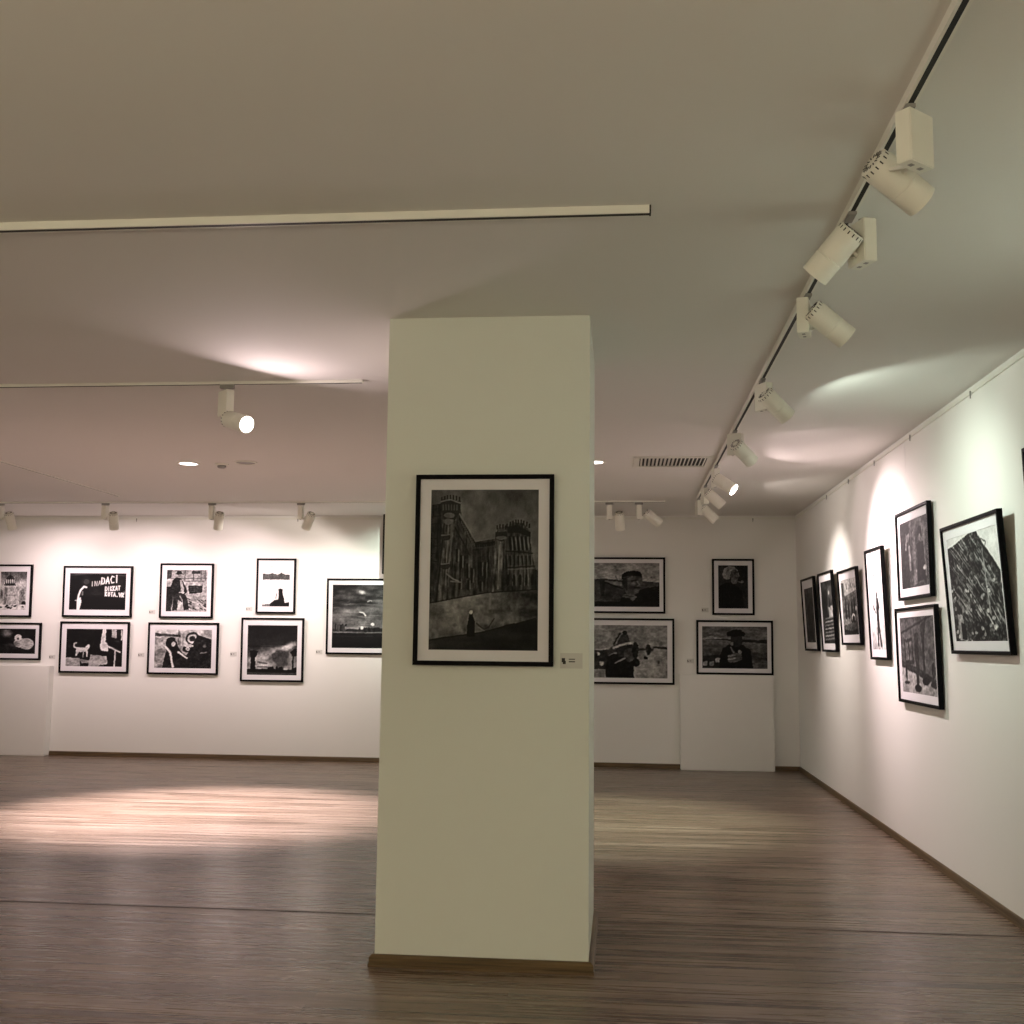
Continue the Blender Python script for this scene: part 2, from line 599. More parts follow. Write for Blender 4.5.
def art_castle():
    A = Art(216, 324, 74)
    A.grad(0, 0.45, 66, 92)
    A.ell(.47, .30, .22, .07, 120, .5, 1.0)
    A.ell(.97, .42, .10, .12, 118, .6, 1.0)
    A.noise(4, 7, 26)
    st = Art(216, 324, 46)           # masonry texture
    st.noise(30, 30, 30)
    st.noise(70, 8, 46, octs=2)
    # left wing
    def stone(pts, f=1.0, add=0):
        B = Art(216, 324, 0); B.poly(pts, 1.0)
        A.a = A.a * (1 - B.a) + (st.a * f + add) * B.a
    stone([(0, .105), (.10, .09), (.27, .08), (.29, .17), (.42, .33), (.62, .305), (.62, .66), (.52, .64), (0, .71)], .95)
    stone([(0, .10), (.10, .09), (.10, .4), (.03, .7), (0, .71)], .62)
    # cornice bands running down in perspective
    A.line([(.27, .155), (.42, .325), (.62, .305)], .006, 96)
    A.line([(.27, .185), (.41, .345), (.62, .33)], .009, 22)
    A.line([(.26, .22), (.40, .37), (.62, .355)], .004, 60)
    A.line([(.23, .24), (.37, .41)], .005, 24)
    for i in range(12):
        t = i / 11
        A.line([(.29 + .12 * t, .20 + .14 * t), (.29 + .12 * t, .215 + .145 * t)], .003, 92)
        A.line([(.43 + .18 * t, .345 - .02 * t), (.43 + .18 * t, .365 - .02 * t)], .004, 14)
    for i in range(8):                # masonry courses on the left edge
        A.line([(0, .13 + i * .045), (.10 - i * .005, .118 + i * .048)], .004, 20)
    # left turret
    stone([(.12, .19), (.24, .19), (.20, .36), (.17, .70), (.08, .71), (.11, .36)], 1.25, 10)
    A.line([(.135, .2), (.10, .45), (.07, .7)], .006, 22)
    A.line([(.17, .22), (.15, .6)], .004, 104)
    A.line([(.205, .22), (.185, .45)], .004, 88)
    A.poly([(.095, .065), (.28, .075), (.275, .14), (.23, .19), (.13, .185), (.10, .13)], 34)
    crenel(A, .095, .285, .072, 7, .020, 32, .016)
    A.line([(.10, .078), (.185, .066), (.275, .088)], .006, 96)
    for i in range(6):
        A.line([(.115 + i * .026, .10), (.118 + i * .025, .13)], .005, 70)
    A.ell(.175, .165, .05, .018, 96, .8)
    A.ell(.165, .205, .035, .02, 104, .8)
    for yy in (.30, .48):
        A.ell(.145, yy, .045, .022, 34, .9)
        A.line([(.11, yy - .012), (.18, yy - .016)], .005, 98)
    # windows of the wing
    for (x, y, h) in ((.25, .38, .07), (.29, .42, .07), (.35, .47, .08), (.39, .50, .08), (.47, .46, .08), (.51, .46, .09), (.28, .56, .06), (.36, .57, .05), (.47, .58, .05)):
        A.line([(x, y), (x, y + h)], .010, 14)
        A.line([(x + .017, y), (x + .017, y + h)], .003, 108)
    A.line([(.16, .53), (.22, .56), (.27, .575)], .006, 120)
    A.line([(.20, .575), (.29, .58)], .006, 100)
    # right tower
    stone([(.60, .29), (.63, .24), (.72, .23), (.76, .205), (.86, .215), (.92, .27), (.92, .32), (.94, .42), (.97, .50), (1, .52), (1, .64), (.60, .64)], .95)
    stone([(.6, .31), (.68, .33), (.66, .64), (.58, .64)], 1.3, 6)
    crenel(A, .61, .71, .245, 4, .018, 26, .008)
    crenel(A, .70, .93, .240, 9, .020, 26, .030)
    A.poly([(.60, .27), (.70, .265), (.715, .30), (.66, .33), (.60, .31)], 28)
    A.ell(.655, .305, .05, .012, 98, .8)
    A.poly([(.71, .235), (.80, .222), (.92, .27), (.92, .30), (.80, .27), (.71, .275)], 24)
    for i in range(5):
        x = .73 + i * .037
        A.line([(x, .30), (x + .012, .375)], .010, 12)
        A.line([(x + .02, .30), (x + .032, .38)], .003, 106)
    for i in range(7):
        x = .70 + i * .036
        A.line([(x, .42), (x + .008, .47)], .007, 20)
        A.line([(x + .016, .41), (x + .026, .60)], .003, 88)
    A.line([(.70, .385), (.94, .40)], .005, 20)
    A.line([(.70, .49), (.96, .48)], .005, 18)
    A.line([(.72, .50), (.95, .495)], .003, 86)
    for i in range(5):
        A.ell(.72 + i * .055, .565, .014, .035, 14)
    A.line([(.64, .35), (.63, .62)], .006, 112)
    A.a[(A.u > .93) & (A.v > .5) & (A.v < .66)] *= .6
    # boundary wall
    B = Art(216, 324, 84); B.noise(7, 20, 46); B.noise(40, 40, 18)
    B.a -= np.clip((B.u - .50) * 95, -6, 60)
    m = Art(216, 324, 0); m.poly([(0, .715), (.535, .645), (1, .625), (1, .80), (.5, .885), (0, .935)], 1)
    A.a = A.a * (1 - m.a) + B.a * m.a
    A.line([(0, .71), (.535, .643), (1, .622)], .004, 12)
    A.line([(.56, .65), (.56, .74)], .012, 118, .7)
    A.ell(.14, .85, .10, .05, 120, .5, .9)
    for i in range(14):
        A.ell(.20 + .55 * RNG.random(), .83 + .04 * RNG.random(), .03, .014, 40 if i % 2 else 100, .5, .8)
    A.line([(.44, .83), (.50, .87), (.55, .855), (.60, .80)], .004, 30)
    A.line([(.46, .855), (.52, .885)], .004, 112)
    # street
    m = Art(216, 324, 0); m.poly([(0, .935), (.5, .885), (1, .79), (1, 1.01), (0, 1.01)], 1)
    g = Art(216, 324, 34); g.noise(3, 20, 16); g.a -= g.u * 16
    A.a = A.a * (1 - m.a) + g.a * m.a
    A.line([(0, .935), (.5, .885), (.78, .83)], .004, 10)
    # walking figure in a long dark coat
    A.poly([(.375, .775), (.40, .775), (.425, .82), (.425, .915), (.35, .915), (.36, .83)], 10)
    A.ell(.388, .765, .016, .012, 178)
    A.a = A.a * 1.0
    A.blur(1)
    return A


def art_wall_ruin():      # large near print on the right wall: a collapsed timber house front
    A = Art(150, 168, 222)
    A.grad(0, 1, 216, 236)
    T = Art(150, 168, 40)
    T.noise(40, 40, 90)
    for i in range(120):
        x, y = RNG.random() * .9, RNG.random() * .75
        L = .08 + .12 * RNG.random()
        T.line([(x, y), (x + L, y + L * (.75 + .5 * x))], .0045, 40 + 190 * RNG.random(), .85)
    for i in range(90):
        x, y = RNG.random(), .45 + .55 * RNG.random()
        T.ell(x, y, .012 + .02 * RNG.random(), .01 + .015 * RNG.random(), 20 + 180 * RNG.random(), .8)
    T.noise(16, 16, 70)
    m = Art(150, 168, 0)
    m.poly([(0, .10), (.50, 0), (.62, .0), (.70, .12), (.98, .40), (1, 1.01), (0, 1.01)], 1)
    A.a = A.a * (1 - m.a) + T.a * m.a
    A.line([(.56, -.01), (.98, .40)], .016, 24)
    A.line([(.62, .06), (.78, .12), (.76, .16)], .006, 90)
    A.line([(.70, .18), (.74, .75)], .012, 150, .8)
    A.line([(.93, .44), (.97, .8)], .008, 30)
    A.ell(.95, .39, .02, .02, 40)
    A.poly([(.08, .74), (.18, .74), (.26, .99), (.10, .99)], 190, .7)
    A.poly([(.14, .82), (.22, .83), (.25, .98), (.14, .98)], 24)
    A.blur(1)
    return A


def art_hall():           # lower print with posts in an interior
    A = Art(100, 92, 96)
    A.grad(0, .5, 70, 110)
    A.poly([(0, .24), (1, 0), (1, .55), (0, .62)], 84)
    A.line([(0, .22), (.95, 0)], .012, 34)
    A.poly([(.10, .30), (.36, .27), (.38, .62), (.12, .62)], 44)
    A.poly([(.14, .34), (.23, .33), (.24, .56), (.15, .56)], 96)
    A.poly([(.26, .33), (.33, .32), (.34, .56), (.27, .56)], 88)
    A.poly([(.10, .61), (1, .84), (1, 1.01), (0, 1.01), (0, .64)], 150)
    A.poly([(0, .58), (.5, .66), (1, .80), (1, .86), (0, .66)], 52)
    A.poly([(.42, .22), (.55, .22), (.50, .92), (.43, .92)], 48)
    A.poly([(.60, .12), (.78, .05), (.70, .30), (.70, .82), (.64, .82), (.64, .35)], 40)
    A.ell(.47, .92, .10, .05, 22)
    A.ell(.70, .82, .10, .05, 24)
    A.ell(.14, .74, .03, .10, 26)
    A.ell(.15, .86, .08, .02, 30)
    A.ell(.92, .86, .09, .04, 28)
    A.ell(.92, .68, .05, .10, 40)
    A.noise(20, 20, 34)
    A.blur(1)
    return A


def art_couple():
    A = Art(88, 96, 62)
    A.noise(6, 6, 44)
    A.poly([(.02, .0), (.3, 0), (.3, 1), (.02, 1)], 44)
    A.poly([(.05, .35), (.26, .32), (.32, 1), (.03, 1)], 30)
    A.ell(.27, .20, .07, .12, 100)
    A.ell(.27, .12, .08, .09, 34)
    A.line([(.23, .28), (.20, .42)], .016, 150)
    A.line([(.33, .40), (.35, .72)], .030, 128)
    A.poly([(.45, .30), (.56, .30), (.58, .95), (.47, .95)], 108, .8)
    A.ell(.52, .25, .06, .08, 84)
    A.ell(.72, .24, .08, .10, 30)
    A.ell(.72, .30, .04, .05, 110)
    A.poly([(.62, .38), (.84, .36), (.88, .92), (.60, .92)], 24)
    A.line([(.86, .10), (.90, .85)], .018, 96)
    A.ell(.86, .74, .06, .03, 140)
    A.noise(24, 24, 30)
    A.blur(1)
    return A


def art_man_walking():    # tall bright print
    A = Art(64, 100, 232)
    A.noise(4, 8, 24)
    A.grad(.55, 1, 228, 176)
    for (x, y) in ((.45, .10), (.55, .16), (.30, .22), (.62, .24)):
        A.line([(x, y), (x + .08, y - .03), (x + .12, y)], .008, 110)
    A.ell(.50, .42, .05, .03, 30)
    A.poly([(.44, .45), (.58, .45), (.66, .56), (.60, .58), (.60, .76), (.70, .96), (.58, .97), (.50, .80), (.46, .96), (.36, .95), (.42, .74), (.40, .58)], 34)
    A.line([(.36, .60), (.24, .56)], .018, 40)
    A.ell(.22, .55, .04, .03, 50)
    A.ell(.84, .62, .12, .12, 150, .6, .8)
    A.noise(10, 16, 20)
    A.blur(1)
    return A


def art_street():
    A = Art(84, 84, 120)
    A.grad(0, .3, 190, 170)
    A.poly([(0, .05), (.18, .06), (.18, .3), (0, .32)], 60)
    A.line([(.36, .10), (.38, .17)], .02, 50)
    A.line([(.66, .12), (.68, .16)], .02, 60)
    A.line([(.0, .33), (1, .24)], .014, 90)
    A.poly([(0, .34), (1, .26), (1, .65), (0, .70)], 96)
    for x in (.18, .36, .58, .76):
        A.poly([(x, .42), (x + .12, .40), (x + .12, .72), (x, .72)], 28)
        A.ell(x + .06, .39, .04, .05, 60)
    A.ell(.70, .72, .18, .12, 20)
    A.ell(.70, .70, .12, .08, 190)
    A.ell(.70, .73, .09, .07, 24)
    A.poly([(0, .82), (1, .76), (1, 1.01), (0, 1.01)], 70)
    A.poly([(0, .88), (.5, .92), (1, .88), (1, 1.01), (0, 1.01)], 24)
    A.ell(.90, .54, .05, .04, 210)
    A.noise(22, 22, 60)
    A.blur(1)
    return A


def art_stairs():
    A = Art(76, 96, 40)
    A.noise(6, 8, 36)
    A.poly([(.55, .15), (1, .05), (1, .60), (.6, .62)], 74)
    A.poly([(.62, .42), (.95, .40), (.95, .58), (.62, .60)], 170)
    for i in range(7):
        y = .60 + i * .055
        A.line([(.25 - i * .02, y), (.98, y - .02)], .010, 180 if i % 2 else 140)
    A.ell(.72, .36, .06, .08, 20)
    A.ell(.70, .20, .05, .03, 150)
    A.ell(.30, .40, .20, .25, 14, .8, .5)
    A.noise(20, 24, 30)
    A.blur(1)
    return A


def art_doorway():
    A = Art(72, 96, 62)
    A.noise(14, 4, 46, octs=3)
    A.poly([(.25, .1), (.75, .1), (.75, .95), (.25, .95)], 48, .6)
    A.line([(.5, .1), (.5, .95)], .010, 30)
    A.noise(30, 10, 24)
    A.blur(1)
    return A


def art_mosque():         # domed lantern tower above rubble
    A = Art(100, 108, 170)
    A.grad(0, .35, 70, 170)
    A.ell(.85, .30, .35, .12, 225, .7, 1.0)
    A.ell(.10, .38, .20, .12, 215, .7, 1.0)
    A.poly([(.18, .36), (.56, .36), (.62, .90), (.14, .92)], 176)
    A.poly([(.18, .36), (.28, .36), (.26, .92), (.14, .92)], 128)
    A.poly([(.17, .34), (.20, .20), (.28, .12), (.36, .09), (.45, .12), (.54, .20), (.57, .34)], 44)
    A.line([(.365, .02), (.365, .10)], .010, 40)
    for x in (.24, .31, .38, .45, .51):
        A.ell(x, .26, .020, .055, 196)
    A.line([(.16, .355), (.58, .355)], .016, 60)
    A.line([(.17, .40), (.58, .40)], .010, 205)
    A.line([(.16, .62), (.60, .62)], .006, 120)
    A.ell(.05, .58, .10, .14, 66, .9, .6)
    A.poly([(.72, .50), (.90, .46), (.96, .86), (.74, .88)], 120)
    for k in range(4):
        A.ell(.80 + .04 * (k % 2), .56 + k * .08, .022, .022, 60)
    A.ell(.90, .82, .08, .05, 34)
    A.poly([(0, .86), (1, .86), (1, 1.01), (0, 1.01)], 206)
    for i in range(22):
        A.ell(RNG.random(), .86 + .1 * RNG.random(), .05, .022, 34 if i % 2 else 225, .85)
    A.noise(24, 24, 36)
    A.blur(1)
    return A


def art_lamb():           # pale sheep lying in the dark
    A = Art(110, 70, 16)
    A.grad(.6, 1, 38, 14)
    A.ell(.44, .20, .14, .20, 120, .9, .6)
    A.ell(.82, .60, .14, .22, 168)
    A.ell(.70, .56, .12, .18, 178)
    A.ell(.66, .36, .07, .13, 200)
    A.ell(.655, .40, .02, .05, 60)
    A.ell(.60, .62, .14, .14, 70, .6, .6)
    A.noise(10, 8, 30)
    A.blur(1)
    return A


def art_graffiti():
    A = Art(128, 92, 20)
    A.noise(6, 4, 26)
    A.grad(.6, 1, 14, 10)
    A.line([(.0, .06), (.5, .02), (1, .08)], .012, 70, .7)
    A.line([(.30, .39), (.26, .37), (.20, .47), (.17, .60), (.155, .76)], .018, 232)
    A.poly([(.15, .66), (.21, .66), (.22, .78), (.19, 1.0), (.14, 1.0), (.14, .78)], 236)
    A.line([(.145, .74), (.115, .74)], .008, 210)
    A.ell(.30, .24, .05, .07, 60)
    A.ell(.235, .55, .018, .06, 120)
    A.text('INA', .385, .235, .055, .12, .0075, 178, -.010)
    A.text('DACI', .565, .13, .068, .17, .0105, 238, -.022, 1.04)
    A.text('DIKKAT', .635, .37, .040, .115, .0085, 222, -.004)
    A.text('KOTA.VR', .635, .515, .043, .10, .0095, 232, .004)
    A.ell(.97, .53, .05, .07, 190, .6, .8)
    A.blur(1)
    return A


def art_dog():
    A = Art(128, 84, 14)
    A.noise(4, 4, 14)
    A.poly([(0, .76), (.25, .78), (.27, 1.01), (0, 1.01)], 150)
    A.poly([(.22, .78), (.5, .86), (.5, .92), (.3, .9)], 130)
    A.poly([(.44, .68), (.72, .72), (.74, .92), (.60, .95), (.58, 1.01), (.40, 1.01), (.42, .85)], 146)
    # dog
    A.poly([(.19, .50), (.33, .50), (.38, .43), (.42, .45), (.41, .50), (.39, .55), (.39, .74), (.37, .74), (.36, .60), (.23, .62), (.20, .72), (.17, .72), (.18, .60)], 190)
    A.line([(.20, .52), (.15, .48), (.15, .40), (.18, .38)], .012, 190)
    A.ell(.395, .46, .025, .04, 200)
    A.line([(.31, .60), (.31, .74)], .008, 160)
    # pale leg and window light
    A.poly([(.64, 0), (.70, 0), (.69, .34), (.74, .42), (.74, .6), (.62, .56), (.60, .46)], 206)
    A.poly([(.80, .0), (.88, .02), (.88, .24), (.80, .22)], 178)
    A.line([(.74, .46), (.95, .60)], .016, 200)
    A.line([(.87, .58), (.86, 1)], .012, 190)
    A.line([(.97, .05), (.98, .28)], .014, 200)
    A.ell(.90, .32, .06, .05, 60, .8, .6)
    A.noise(16, 12, 26)
    A.blur(1)
    return A


def art_seated_man():
    A = Art(100, 104, 160)
    A.grad(0, .25, 140, 170)
    A.poly([(.02, .0), (.14, 0), (.12, .22), (.02, .22)], 60)
    for x in (.45, .66, .84, .94):
        A.line([(x, 0), (x, .24)], .012, 84)
    A.line([(.0, .22), (1, .20)], .012, 100)
    A.poly([(.62, .03), (.82, .03), (.82, .10), (.62, .10)], 40)
    A.line([(.45, .27), (.9, .28)], .012, 110)
    A.poly([(.54, .38), (.88, .37), (.88, .54), (.56, .57)], 22)
    for k in range(3):
        A.line([(.57, .42 + k * .045), (.86, .41 + k * .045)], .005, 84)
    A.poly([(0, .40), (.14, .40), (.14, .72), (0, .72)], 24)
    A.poly([(0, .72), (.14, .70), (.14, 1.01), (0, 1.01)], 40)
    A.poly([(.50, .66), (1, .60), (1, 1.01), (.50, 1.01)], 142)
    for i in range(30):
        A.ell(.54 + .46 * RNG.random(), .68 + .30 * RNG.random(), .05, .014, 36 if i % 2 else 196, .8, 0, .5)
    # hat, head, leaning coat, bent legs
    A.poly([(.20, .10), (.25, .085), (.26, .03), (.36, .03), (.37, .085), (.42, .11), (.30, .125)], 12)
    A.ell(.325, .145, .045, .055, 120, .9, .6)
    A.poly([(.17, .24), (.24, .18), (.34, .20), (.42, .30), (.50, .44), (.51, .54), (.44, .60), (.30, .60), (.14, .58), (.12, .38)], 24)
    A.poly([(.33, .24), (.37, .24), (.44, .44), (.43, .53), (.37, .53), (.35, .40)], 150)
    A.ell(.38, .545, .07, .025, 176)
    A.poly([(.14, .57), (.36, .55), (.48, .60), (.54, .74), (.56, .95), (.44, .96), (.41, .78), (.30, .72), (.28, .96), (.17, .97), (.12, .80)], 36)
    A.line([(.34, .63), (.40, .72), (.41, .92)], .009, 170)
    A.line([(.17, .66), (.16, .93)], .007, 150)
    A.noise(24, 24, 40)
    A.blur(1)
    return A


def art_basket_people():
    A = Art(128, 88, 150)
    A.grad(0, .3, 190, 160)
    A.poly([(.0, .10), (.45, .14), (.45, .20), (.0, .18)], 60)
    A.line([(.47, 0), (.47, .4)], .012, 200)
    A.line([(.42, 0), (.42, .4)], .008, 100)
    A.noise(8, 6, 60)
    for k in range(3):
        A.ell(.66, .24, .12 - k * .035, .17 - k * .05, 40 if k % 2 == 0 else 190)
    A.ell(.10, .62, .09, .16, 100, .8, .5)
    A.poly([(.75, .14), (1, .26), (1, 1.01), (.46, 1.01), (.60, .55)], 26)
    A.poly([(.20, .25), (.36, .24), (.42, .45), (.50, .62), (.75, .80), (.80, 1.01), (.14, 1.01), (.20, .6)], 28)
    A.ell(.29, .33, .09, .13, 24)
    A.ell(.33, .38, .035, .06, 170)
    A.ell(.56, .50, .07, .09, 28)
    A.ell(.58, .50, .035, .05, 180)
    A.ell(.60, .42, .08, .035, 190)
    A.line([(.20, .45), (.28, .60), (.33, .95)], .018, 226)
    A.line([(.42, .58), (.57, .73)], .016, 226)
    A.ell(.87, .42, .04, .05, 140, .8, .6)
    A.line([(.80, .60), (.90, .58)], .01, 120)
    A.noise(22, 16, 34)
    A.blur(1)
    return A


def art_shore():          # bright print, seated silhouette
    A = Art(78, 112, 226)
    A.grad(0, .3, 214, 232)
    A.poly([(0, .20), (.2, .22), (.35, .19), (.55, .23), (.68, .18), (.8, .22), (1, .23), (1, .34), (0, .34)], 84)
    A.grad(.34, .36, 120, 230)
    A.noise(6, 20, 18, v0=.36)
    A.ell(.66, .60, .075, .04, 20)
    A.poly([(.58, .58), (.74, .58), (.75, .68), (.80, .80), (.84, .96), (.58, .96), (.60, .75)], 16)
    A.line([(.51, .68), (.51, .80)], .010, 70)
    A.poly([(.30, .92), (.46, .84), (.60, .82), (.70, .85), (.84, .90), (1, .88), (1, 1.01), (.1, 1.01)], 18)
    A.noise(16, 22, 20, v0=.8)
    A.poly([(0, .95), (.3, .93), (.3, 1.01), (0, 1.01)], 110)
    A.blur(1)
    return A


def art_smoke():          # dark sky and smoke plume
    A = Art(112, 112, 20)
    A.grad(0, .45, 16, 40)
    A.grad(.45, 1, 70, 150)
    for i in range(26):       # pale clouds banked from lower left to upper right
        t = RNG.random()
        A.ell(t, .74 - .40 * t + .10 * (RNG.random() - .5), .18, .05 + .03 * RNG.random(), 150 + 60 * t, .45, 1.0, -.35)
    A.ell(.25, .70, .30, .10, 165, .8, 1.0)
    A.ell(.35, .80, .30, .06, 190, .7, 1.0)
    A.noise(6, 8, 50, v0=.4)
    A.ell(.30, .36, .50, .12, 30, .8, .9, -.15)
    A.line([(.22, .74), (.40, .765)], .014, 66, .8)
    A.line([(.22, .83), (.46, .84)], .014, 76, .8)
    for (x, y, r) in ((.64, .58, .12), (.72, .62, .12), (.60, .66, .12), (.68, .72, .13), (.76, .58, .09), (.66, .82, .10), (.55, .60, .07)):
        A.ell(x, y, r, r * .9, 44 + 30 * RNG.random(), .85, .35)
    A.poly([(.05, .52), (.13, .50), (.22, .52), (.20, .60), (.16, .66), (.18, .90), (.07, .92), (.08, .66)], 12)
    A.poly([(.86, .54), (.94, .47), (1, .46), (1, .60), (.93, .62), (.93, .9), (.89, .9), (.90, .62)], 12)
    for i in range(14):
        A.ell(.40 + .6 * RNG.random(), .88, .03, .03 + .03 * RNG.random(), 14)
    A.grad(.90, 1.0, 18, 16)
    A.poly([(0, .88), (.3, .87), (1, .89), (1, .94), (0, .94)], 14)
    A.grad(.95, 1.0, 60, 40)
    A.blur(1)
    return A


def art_gull():           # cloudy sky over a waterfront, gull in flight
    A = Art(140, 136, 50)
    A.grad(0, .70, 34, 96)
    A.noise(3, 9, 60, v1=.72, octs=3)
    for i in range(34):
        y = .18 + .50 * RNG.random()
        x = RNG.random()
        A.ell(x, y, .12 + .16 * RNG.random(), .010 + .016 * RNG.random(), 90 + 130 * x * y + 30 * RNG.random(), .55, 1.0, .12 * RNG.random())
    A.ell(.42, .12, .13, .05, 150, .9, 1.0, .3)
    A.ell(.44, .12, .06, .03, 215, .9, 1.0, .3)
    A.line([(.40, .435), (.44, .43), (.47, .455), (.50, .485)], .007, 215)
    A.line([(.40, .445), (.45, .455)], .006, 40)
    A.line([(.52, .27), (.55, .255), (.58, .255)], .005, 190)
    for i in range(7):
        x = .05 + i * .025
        A.poly([(x, .615 + .02 * (i % 2)), (x + .022, .615 + .02 * (i % 2)), (x + .022, .735), (x, .735)], 36 + 16 * (i % 3))
    A.poly([(.19, .665), (.40, .665), (.40, .695), (.19, .695)], 150)
    A.ell(.445, .68, .020, .025, 210)
    A.ell(.60, .62, .028, .025, 215)
    for i in range(16):
        x = .47 + i * .034
        A.poly([(x, .655 + .03 * RNG.random()), (x + .034, .66 + .03 * RNG.random()), (x + .034, .75), (x, .75)], 16 + 30 * RNG.random())
    A.line([(0, .745), (1, .755)], .006, 140, .8)
    A.grad(.765, 1.0, 26, 12)
    A.line([(0, .81), (.6, .81)], .004, 54, .7)
    for y in (.73, .79):
        A.ell(.965, y, .025, .022, 236)
    A.blur(1)
    return A


def art_cap_profile():
    A = Art(124, 96, 146)
    A.grad(0, .4, 134, 148)
    A.poly([(0, .38), (.15, .36), (.45, .40), (.75, .42), (1, .44), (1, 1.01), (0, 1.01)], 56)
    A.poly([(.14, .40), (.44, .44), (.44, .52), (.30, .50)], 104)
    A.line([(.12, .42), (.44, .58)], .012, 26)
    A.poly([(.10, .40), (.18, .40), (.17, .75), (.12, .75)], 30)
    A.line([(.34, .30), (.36, .40)], .01, 90)
    A.noise(8, 6, 22)
    A.poly([(.42, .80), (.62, .66), (.80, .56), (1, .52), (1, 1.01), (.40, 1.01)], 22)
    A.poly([(.45, .34), (.72, .30), (.745, .42), (.72, .56), (.68, .68), (.60, .74), (.50, .70), (.46, .54)], 76)
    A.poly([(.45, .36), (.52, .36), (.52, .64), (.46, .56)], 48)
    A.ell(.61, .48, .045, .06, 116, .8, .6)
    A.line([(.58, .41), (.66, .40)], .008, 26)
    A.line([(.665, .42), (.70, .50), (.665, .52)], .007, 128)
    A.line([(.62, .56), (.70, .56)], .009, 30)
    A.ell(.64, .63, .05, .05, 112, .8, .6)
    A.poly([(.43, .38), (.44, .27), (.50, .20), (.60, .17), (.70, .20), (.735, .27), (.73, .33), (.66, .31), (.56, .32), (.46, .38)], 26)
    A.line([(.46, .34), (.60, .30), (.73, .31)], .008, 60)
    A.poly([(.44, .72), (.56, .70), (.66, .76), (.60, .86), (.54, .80), (.44, .78)], 92)
    A.line([(.46, .74), (.60, .77)], .006, 50)
    A.grad(.88, 1.0, 24, 20)
    A.noise(24, 18, 16)
    A.blur(1)
    return A


def art_photographer():
    A = Art(132, 92, 140)
    A.grad(0, 1, 128, 152)
    A.line([(.0, .48), (.2, .47)], .012, 180)
    A.poly([(0, .48), (.22, .47), (.26, .82), (0, .84)], 50)
    A.ell(.10, .55, .02, .03, 190)
    A.ell(.14, .72, .03, .04, 170)
    A.poly([(0, .84), (.22, .82), (.22, 1.01), (0, 1.01)], 140)
    A.poly([(.22, .60), (.32, .54), (.50, .56), (.56, .72), (.56, 1.01), (.20, 1.01), (.20, .76)], 22)
    A.poly([(.20, .50), (.34, .36), (.40, .18), (.47, .14), (.52, .32), (.40, .44), (.24, .58)], 62)
    A.line([(.30, .38), (.38, .16)], .010, 40)
    A.ell(.44, .15, .03, .04, 26)
    A.line([(.30, .44), (.42, .36), (.52, .34)], .014, 190)
    A.poly([(.32, .44), (.54, .36), (.56, .44), (.52, .60), (.36, .60)], 46)
    A.ell(.50, .56, .07, .13, 66)
    A.ell(.58, .48, .04, .16, 34)
    A.ell(.59, .70, .05, .08, 24)
    A.line([(.32, .72), (.44, .62)], .010, 160)
    A.line([(.60, .46), (.80, .46)], .014, 60)
    A.ell(.75, .46, .03, .11, 44)
    A.line([(.82, .42), (1, .43)], .014, 46)
    A.ell(.715, .62, .025, .035, 16)
    A.ell(.88, .70, .015, .03, 90)
    A.noise(24, 16, 26)
    A.blur(1)
    return A


def art_veiled_woman():
    A = Art(80, 116, 36)
    A.noise(4, 6, 14)
    A.ell(.12, .25, .16, .30, 74, .6, .9)
    A.poly([(.06, .48), (.25, .40), (.55, .44), (.78, .58), (.88, 1.01), (.0, 1.01), (.0, .55)], 20)
    A.poly([(.14, .22), (.20, .08), (.36, .02), (.54, .04), (.66, .12), (.66, .18), (.50, .12), (.42, .20), (.40, .32), (.28, .34), (.18, .30)], 128)
    for k in range(5):
        A.line([(.18 + k * .03, .28 - k * .05), (.34 + k * .05, .06 + k * .01)], .006, 96)
    A.poly([(.42, .14), (.58, .10), (.68, .16), (.70, .26), (.64, .34), (.50, .36), (.42, .28)], 78)
    A.line([(.52, .17), (.64, .17)], .012, 34)
    A.ell(.56, .20, .035, .014, 26)
    A.line([(.66, .18), (.70, .25)], .008, 130)
    A.line([(.58, .29), (.66, .29)], .008, 36)
    A.poly([(.44, .30), (.64, .32), (.62, .42), (.50, .44), (.42, .38)], 96)
    A.line([(.56, .36), (.80, .40)], .018, 110)
    A.ell(.80, .38, .05, .035, 104)
    A.noise(20, 26, 16)
    A.blur(1)
    return A


